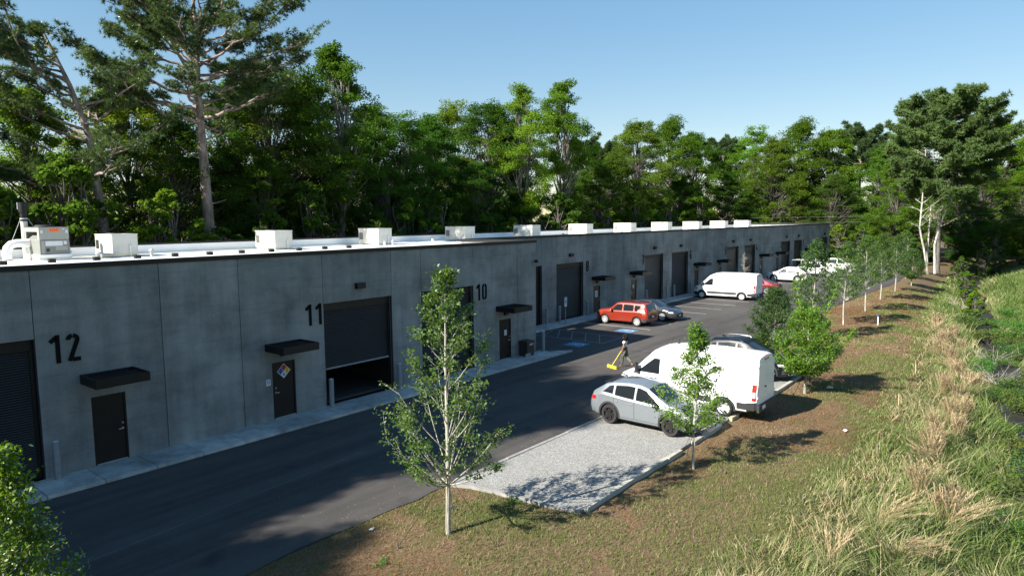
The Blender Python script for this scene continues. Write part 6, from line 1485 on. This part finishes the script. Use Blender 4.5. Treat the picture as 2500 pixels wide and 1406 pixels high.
def van(nm, loc, rz, lab):
    r = empty(nm, loc, rz, lab, 'van', 'parked vehicles')
    c = Car(dict(top=[(-2.98, 2.30), (-2.96, 2.42), (-2.8, 2.47), (-1.2, 2.50), (0.4, 2.47), (1.0, 2.38), (1.35, 2.22), (2.28, 1.30), (2.42, 1.22), (2.72, 1.12), (2.90, 1.0), (2.98, 0.78)],
                 belt=[(-2.98, 1.25), (-1.0, 1.25), (0.6, 1.22), (1.6, 1.18), (2.3, 1.10), (2.72, 1.0), (2.98, 0.72)], bot=[(-2.98, 0.40), (-2.6, 0.30), (2.6, 0.26), (2.98, 0.34)],
                 plan=[(-2.98, 0.955), (-2.9, 1.0), (-2.4, 1.025), (1.5, 1.025), (2.2, 1.0), (2.6, 0.93), (2.86, 0.80), (2.98, 0.66)], tum=0.115, roofr=0.16, crown=0.05, shoulder=0.12))
    W_ = (2.02, -1.73); c.body([MATS['paint_whitevan'], MATS['cladding']], r, W_, 0.345, lambda x: 0.62 if (x > 2.42 or x < -2.62) else 0.0)
    c.arch_trim(W_, 0.345, r, MATS['cladding'], 0.085)
    c.side_patch('side_moulding', MATS['cladding'], r, -1.24, 1.52, -1.24, 1.52, 0.50, 0.72, 0.016, nu=16, nv=2); c.side_patch('side_moulding', MATS['cladding'], r, -2.9, -2.24, -2.9, -2.24, 0.42, 0.68, 0.016, nu=6, nv=2); c.side_patch('side_moulding', MATS['cladding'], r, 2.50, 2.78, 2.50, 2.74, 0.42, 0.66, 0.016, nu=4, nv=2)
    gl = MATS['car_glass']
    c.side_patch('cab_window', gl, r, 0.98, 1.98, 0.98, 1.24, 1.30, lambda x: 1.93 if x > 0.5 else 1.93, 0.010, nu=8, nv=6)
    c.side_patch('window_sail', MATS['cladding'], r, 2.0, 2.26, 1.99, 2.02, 1.20, 1.36, 0.012, nu=3, nv=2)
    c.top_patch('windshield', gl, r, 1.36, 2.26, 0.90, 0.95)
    c.seam([(0.92, 0.40), (0.92, 2.0)], r, 0.016); c.seam([(2.0, 0.66), (1.98, 1.25)], r, 0.016); c.seam([(-0.45, 0.40), (-0.45, 2.15)], r, 0.012, (-1,)); c.seam([(-2.9, 0.42), (-2.9, 2.2)], r, 0.012)
    bx_side(c, 'door_handle', MATS['cladding'], r, 0.98, 1.16, 1.10, 1.135); bx_side(c, 'fuel_flap', MATS['plate_white'], r, 0.70, 0.82, 0.98, 1.10, 0.004)
    c.side_patch('tail_light', MATS['lamp_red'], r, -2.955, -2.80, -2.955, -2.80, 0.80, 1.42, 0.010, nu=3, nv=5); c.side_patch('reverse_lens', MATS['lamp_clear'], r, -2.93, -2.82, -2.93, -2.82, 0.92, 1.14, 0.016, nu=2, nv=2)
    c.side_patch('headlight', MATS['lamp_clear'], r, 2.56, 2.86, 2.50, 2.76, 0.84, 1.02, 0.012, nu=5, nv=4); c.side_patch('headlight_bezel', MATS['rim_black'], r, 2.52, 2.89, 2.44, 2.80, 0.82, 1.06, 0.007, nu=5, nv=4)
    c.side_patch('turn_lens', MATS['lamp_amber'], r, 2.58, 2.68, 2.54, 2.64, 0.85, 0.93, 0.016, nu=2, nv=2)
    for sg in (1, -1):
        y = c.side_y(1.95, 1.4); mb = MB(); a, b = sorted((sg*(y+0.05), sg*(y+0.26))); mb.cbox((1.88, a, 1.30), (2.02, b, 1.68), 0.05); a, b = sorted((sg*(y-0.02), sg*(y+0.08))); mb.box((1.92, a, 1.33), (1.98, b, 1.39)); mb.build('side_mirror', MATS['cladding'], r, 40)
    for y0, y1 in ((-0.86, -0.012), (0.012, 0.86)):
        d = end_box('rear_door', MATS['paint_whitevan'], r, -2.978, y0, y1, 0.66, 2.20, -0.02)
    end_box('door_handle', MATS['rim_black'], r, -2.999, 0.06, 0.2, 1.22, 1.27, -0.03); end_box('rear_bumper', MATS['cladding'], r, -2.97, -0.94, 0.94, 0.36, 0.62, -0.10)
    end_box('number_plate', MATS['plate_white'], r, -3.071, 0.30, 0.62, 0.44, 0.58, -0.01); end_box('brake_lamp', MATS['lamp_red'], r, -2.965, -0.22, 0.22, 2.29, 2.38, -0.045)
    for y in (-0.9, 0.9):
        for z in (0.9, 1.5, 2.05): end_box('hinge', MATS['paint_whitevan'], r, -2.985, y-0.05, y+0.05, z, z+0.06, -0.025)
    end_box('grille', MATS['grille_dark'], r, 2.972, -0.52, 0.52, 0.50, 0.74); mb = MB(); mb.tube([(0.7, 0.55, 2.44), (0.55, 0.55, 2.85)], 0.006, 4); mb.build('aerial', MATS['rim_black'], r)
    mb = MB(); mb.cbox((0.55, -0.05, 2.50), (0.63, 0.05, 2.555), 0.01); mb.build('roof_marker', MATS['cladding'], r)
    add_wheels(r, WH['steel'], W_, 0.345, 0.90); r.scale = (1.0, 1.0, 0.97); return r

def pickup(nm, loc, rz, lab, rack=True):
    r = empty(nm, loc, rz, lab, 'truck', 'parked vehicles')
    c = Car(dict(top=[(-2.9, 1.12), (-2.88, 1.16), (-1.2, 1.18), (-1.15, 1.2), (-0.98, 1.78), (-0.8, 1.86), (0.4, 1.88), (0.75, 1.82), (1.35, 1.30), (1.5, 1.26), (2.3, 1.18), (2.7, 1.08), (2.85, 0.85)],
                 belt=[(-2.9, 1.08), (-1.0, 1.14), (1.3, 1.14), (2.3, 1.10), (2.7, 0.98), (2.85, 0.8)], bot=[(-2.9, 0.55), (-2.6, 0.45), (2.6, 0.40), (2.85, 0.48)], plan=[(-2.9, 0.93), (-2.7, 0.97), (2.0, 0.98), (2.6, 0.92), (2.85, 0.78)], tum=0.2))
    W_ = (1.85, -1.75); c.body([MATS['paint_pearl'], MATS['cladding']], r, W_, 0.36, lambda x: 0.5 if abs(x) > 2.6 else 0.42)
    gl = MATS['car_glass']; c.side_patch('front_window', gl, r, 0.25, 1.15, 0.25, 0.72, 1.18, lambda x: min(1.72, float(np.interp(x, c.tx, c.tz))-0.1)); c.side_patch('rear_window', gl, r, -0.9, 0.15, -0.82, 0.15, 1.18, 1.72)
    c.top_patch('windshield', gl, r, 0.8, 1.32, 0.92, 0.96); c.top_patch('back_glass', gl, r, -1.12, -1.0, 0.85, 0.85)
    mb = MB(); mb.box((-2.75, -0.78, 1.185), (-1.3, 0.78, 1.20)); mb.build('bed_cover', MATS['grille_dark'], r)
    mirror(c, r, 1.05, 1.2, MATS['paint_pearl'], 0.22, 0.2, 0.16); c.side_patch('tail_light', MATS['lamp_red'], r, -2.88, -2.76, -2.88, -2.76, 0.85, 1.06, 0.01, nu=3, nv=4); c.side_patch('headlight', MATS['lamp_clear'], r, 2.45, 2.7, 2.4, 2.64, 0.85, 1.0, 0.012, nu=4, nv=3); bx_side(c, 'door_handle', MATS['chrome'], r, 0.3, 0.45, 1.02, 1.05)
    if rack:
        mb = MB()
        for x in (-2.6, -1.4, 0.3):
            for sg in (1, -1): mb.tube([(x, sg*0.86, 1.15 if x < 0 else 1.7), (x, sg*0.80, 2.05)], 0.025, 6)
            mb.tube([(x, -0.82, 2.05), (x, 0.82, 2.05)], 0.025, 6)
        for sg in (1, -1): mb.tube([(-2.8, sg*0.8, 2.05), (0.9, sg*0.8, 2.05)], 0.025, 6)
        mb.build('ladder_rack', MATS['rtu_cream'], r, 50)
    add_wheels(r, WH['alloy5'], W_, 0.36, 0.86); return r

GZ = -0.085
suv('silver_suv', (21.88, -11.42, GZ), R(-91.0), 'silver compact crossover with black wheels on the near gravel', 'paint_silver', sc=0.97)
van('cargo_van', (25.45, -11.45, GZ), R(90.0), 'white cargo van backed to the grass beside the silver car')
suv('black_suv', (31.9, -11.3, GZ), R(-90), 'black crossover with chrome roof rails behind the near van', 'paint_black', 'alloy5', 0.36, True, True, 1.04, False)
hatch('red_hatchback', (42.42, 1.18, LZ), R(90.5), 'orange-red boxy hatchback nosed in beside the blue symbol', 'paint_red')
sedan('grey_sedan', (45.7, 1.0, LZ), R(-91), 'dark grey sedan backed in beside the red hatchback', 'paint_grey')
van('cargo_van', (61.1, 1.15, LZ), R(91.5), 'white cargo van nosed in at the middle of the far lot')
sedan('maroon_sedan', (67.2, 0.6, LZ), R(91), 'maroon sedan half hidden behind the far van', 'paint_maroon', 'alloy5', True)
suv('white_suv', (80.8, 1.6, LZ), R(91), 'white crossover with red tail lights in the far lot', 'paint_pearl', 'alloy5', 0.36, True, False, 1.04, True, False)
pickup('work_truck', (89.4, 1.0, LZ), R(-89), 'white pickup with ladder rack behind the verge trees', True)
pickup('work_truck', (98.6, 0.6, LZ), R(-90), 'white pickup farthest away behind the verge trees', False)

# ================================================================== person with broom
plain('skin_brown', (0.23, 0.12, 0.075), 0.6, var=0.05); plain('shirt_white', (0.70, 0.69, 0.67), 0.85, var=0.06, vscale=8); plain('trouser_olive', (0.115, 0.115, 0.085), 0.9, var=0.15, vscale=8); plain('hair_black', (0.010, 0.008, 0.008), 0.7, var=0.3, vscale=30); plain('shoe_brown', (0.05, 0.03, 0.022), 0.6); plain('broom_yellow', (0.72, 0.58, 0.03), 0.5)
def skin_mesh(name, verts, edges, radii, root=0, sub=2):
    me = bpy.data.meshes.new(name); me.from_pydata(verts, edges, []); me.update()
    ob = bpy.data.objects.new('tmp', me); col.objects.link(ob)
    ob.modifiers.new('s', 'SKIN'); ob.modifiers.new('u', 'SUBSURF').levels = sub; ob.modifiers['u'].render_levels = sub
    for i, r_ in enumerate(radii):
        sv = me.skin_vertices[0].data[i]; sv.radius = (r_, r_) if not isinstance(r_, tuple) else r_; sv.use_root = (i == root)
    dg = bpy.context.evaluated_depsgraph_get(); out = bpy.data.meshes.new_from_object(ob.evaluated_get(dg)); bpy.data.objects.remove(ob)
    out.polygons.foreach_set('use_smooth', np.ones(len(out.polygons), bool)); return out
def chainset():
    return {'v': [], 'e': [], 'r': []}
def pv(d, p, r_, link_to=None):
    d['v'].append(p); d['r'].append(r_); i = len(d['v'])-1
    if link_to is not None: d['e'].append((link_to, i))
    return i
b = chainset()
pel = pv(b, (0, 0, 0.93), (0.13, 0.10)); sp1 = pv(b, (0, 0.01, 1.10), (0.115, 0.085), pel); sp2 = pv(b, (0, 0.0, 1.27), (0.14, 0.095), sp1); ch = pv(b, (0, 0, 1.36), (0.13, 0.08), sp2); nk = pv(b, (0, 0.01, 1.45), 0.05, ch)
h1 = pv(b, (0, 0.02, 1.52), 0.075, nk); h2 = pv(b, (0, 0.025, 1.60), (0.08, 0.095), h1); h3 = pv(b, (0, 0.02, 1.66), 0.055, h2)
def finger_set(d, w, dirv, side, r0):
    dirv = Vector(dirv).normalized(); sd = Vector(side).normalized(); palm = pv(d, tuple(Vector(w)+dirv*0.05), (0.032, 0.016), r0)
    for k, (o, l) in enumerate(((-0.03, 0.060), (-0.010, 0.072), (0.010, 0.068), (0.028, 0.055))):
        base = Vector(w)+dirv*0.088+sd*o; f1 = pv(d, tuple(base), 0.009, palm); nrm = dirv.cross(sd)
        f2 = pv(d, tuple(base+dirv*l*0.55+nrm*0.014), 0.008, f1); pv(d, tuple(base+dirv*l*0.8+nrm*0.042), 0.007, f2)
    t1 = pv(d, tuple(Vector(w)+dirv*0.045+sd*-0.05), 0.010, palm); pv(d, tuple(Vector(w)+dirv*0.085+sd*-0.055+dirv.cross(sd)*0.03), 0.008, t1)
# left arm reaching down to the broom, right arm bent to the ear
s1 = pv(b, (-0.16, 0, 1.37), 0.062, ch); e1 = pv(b, (-0.235, -0.03, 1.12), 0.043, s1); w1 = pv(b, (-0.255, 0.08, 0.90), 0.028, e1); finger_set(b, (-0.255, 0.08, 0.90), (-0.02, 0.30, -0.9), (0.2, 1, 0.3), w1)
s2 = pv(b, (0.16, 0, 1.37), 0.062, ch); e2 = pv(b, (0.31, 0.05, 1.17), 0.043, s2); w2 = pv(b, (0.20, 0.11, 1.40), 0.028, e2); finger_set(b, (0.20, 0.11, 1.40), (-0.45, -0.1, 0.9), (0.2, 1, 0.2), w2)
k1 = None
for sx, kn, an, toe in ((-0.09, (-0.09, 0.13, 0.50), (-0.09, 0.14, 0.10), (-0.10, 0.28, 0.035)), (0.09, (0.10, -0.06, 0.50), (0.10, -0.38, 0.20), (0.10, -0.31, 0.06))):
    hp = pv(b, (sx, 0, 0.87), 0.095, pel); kk = pv(b, kn, 0.058, hp); aa = pv(b, an, 0.038, kk); pv(b, toe, 0.032, aa)
PX, PY = 29.85, -5.85
person = empty('person', (PX, PY, LZ), R(4), 'person with dark curly hair, white top and olive trousers pushing a broom', 'person')
person.scale = (0.96, 0.96, 0.96)
link('body', skin_mesh('body', b['v'], b['e'], b['r']), MATS['skin_brown'], person)
sh = chainset(); a0 = pv(sh, (0, 0.005, 1.04), (0.135, 0.105)); a1 = pv(sh, (0, 0.01, 1.15), (0.135, 0.105), a0); a2 = pv(sh, (0, 0.0, 1.28), (0.16, 0.115), a1); a3 = pv(sh, (0, 0, 1.375), (0.145, 0.095), a2)
for sg in (-1, 1):
    q = pv(sh, (sg*0.165, 0, 1.372), 0.078, a3); pv(sh, ((-0.20, -0.012, 1.26) if sg < 0 else (0.235, 0.022, 1.28)), 0.064, q)
link('shirt', skin_mesh('shirt', sh['v'], sh['e'], sh['r']), MATS['shirt_white'], person)
tr = chainset(); t0 = pv(tr, (0, 0, 0.98), (0.145, 0.115))
t1 = pv(tr, (0, -0.01, 0.92), (0.15, 0.13), t0)
for sx, kn, an in ((-0.095, (-0.09, 0.12, 0.52), (-0.09, 0.135, 0.14)), (0.095, (0.10, -0.06, 0.52), (0.10, -0.34, 0.25))):
    q = pv(tr, (sx, -0.005, 0.82), 0.115, t1); q = pv(tr, kn, 0.092, q); q = pv(tr, tuple((np.array(kn)+np.array(an))/2), 0.085, q); pv(tr, an, 0.078, q)
link('trousers', skin_mesh('trousers', tr['v'], tr['e'], tr['r']), MATS['trouser_olive'], person)
mb = MB(); mb.lathe([(0.15, -0.02), (0.157, -0.02), (0.157, 0.025), (0.15, 0.025)], 20, (0, 0, 1.02)); bl = mb.build('belt', MATS['hair_black'], person); bl.scale = (0.98, 0.78, 1)
for nm, p, rx in (('shoe', (-0.09, 0.20, 0.05), 0), ('shoe', (0.10, -0.355, 0.12), R(-52))):
    mb = MB(); mb.cbox((-0.045, -0.12, -0.05), (0.045, 0.13, 0.035), 0.03); o = mb.build(nm, MATS['shoe_brown'], person, 60); o.location = p; o.rotation_euler = (rx, 0, 0)
# curly hair: many small curls round the head
rsH = np.random.default_rng(3); n_ = 1500; v = rsH.normal(0, 1, (n_, 3)); v /= np.linalg.norm(v, axis=1)[:, None]
keep = ~((v[:, 1] > 0.45) & (v[:, 2] < 0.35)); v = v[keep]
Ch = v*np.array([0.145, 0.15, 0.16])*rsH.uniform(0.75, 1.05, (len(v), 1))+np.array([0, -0.005, 1.60]); low = Ch[:, 2] < 1.60; Ch[low, 2] -= 0.06
hm = leaf_mesh('hair', Ch, 0.06, MATS['hair_black'], rsH, up=0, asp=0.8); link('hair', hm, None, person)
mb = MB(); mb.lathe([(0.0, 0.135), (0.09, 0.10), (0.125, 0.0), (0.11, -0.10), (0.05, -0.17)], 16, (0, -0.03, 1.60)); mb.build('hair_mass', MATS['hair_black'], person, 60)
mb = MB()
for sx in (-0.03, 0.03): mb.lathe([(0, 0.0), (0.012, -0.004), (0.014, -0.012)], 8, (sx, 0.118, 1.60), 'y')
mb.build('eyes', MATS['paper_white'], person)
mb = MB(); mb.tube([(0, 0.105, 1.60), (0, 0.135, 1.565), (0, 0.11, 1.555)], [0.01, 0.016, 0.008], 6); mb.box((-0.025, 0.095, 1.525), (0.025, 0.108, 1.535)); mb.build('nose_and_mouth', MATS['skin_brown'], person, 50)
mb = MB(); mb.cbox((0.135, 0.10, 1.50), (0.155, 0.17, 1.64), 0.004); tag(mb.build('phone', MATS['rim_black'], None, None, (PX, PY, LZ)), 'dark phone held to the ear of the person', 'phone')
# push broom
br = empty('push_broom', (PX, PY, LZ), R(4), 'yellow push broom held by the person in the white top', 'broom')
hand = Vector((-0.26, 0.11, 0.82)); foot = Vector((-0.62, 0.42, 0.13)); up_ = hand+(hand-foot).normalized()*0.28
mb = MB(); mb.tube([tuple(foot), tuple(hand*0.55+foot*0.45), tuple(up_)], 0.016, 8); mb.build('handle', MATS['broom_yellow'], br, 50)
mb = MB(); mb.cbox((-0.36, -0.035, 0.075), (0.36, 0.035, 0.135), 0.012); o = mb.build('head_block', MATS['broom_yellow'], br); o.location = (-0.62, 0.42, 0); o.rotation_euler = (0, 0, R(64))
mb = MB(); mb.add([(-0.35, -0.03, 0.076), (0.35, -0.03, 0.076), (0.35, 0.03, 0.076), (-0.35, 0.03, 0.076), (-0.37, -0.05, 0.004), (0.37, -0.05, 0.004), (0.37, 0.05, 0.004), (-0.37, 0.05, 0.004)], [(0, 1, 2, 3), (4, 7, 6, 5), (0, 4, 5, 1), (1, 5, 6, 2), (2, 6, 7, 3), (3, 7, 4, 0)]); o = mb.build('bristles', MATS['broom_yellow'], br); o.location = (-0.62, 0.42, 0); o.rotation_euler = (0, 0, R(64))
# overhead wires across the far end
for z, lab in ((7.2, 'upper thin overhead wire across the far trees'), (6.3, 'lower thin overhead wire across the far trees')):
    mb = MB(); mb.tube([(136, 60, z+0.6), (122, 40, z+0.1), (121, 20, z), (120, -5, z+0.2), (119, -40, z+1.0)], 0.006, 4); tag(mb.build('overhead_wire', MATS['galv']), lab, 'wire')
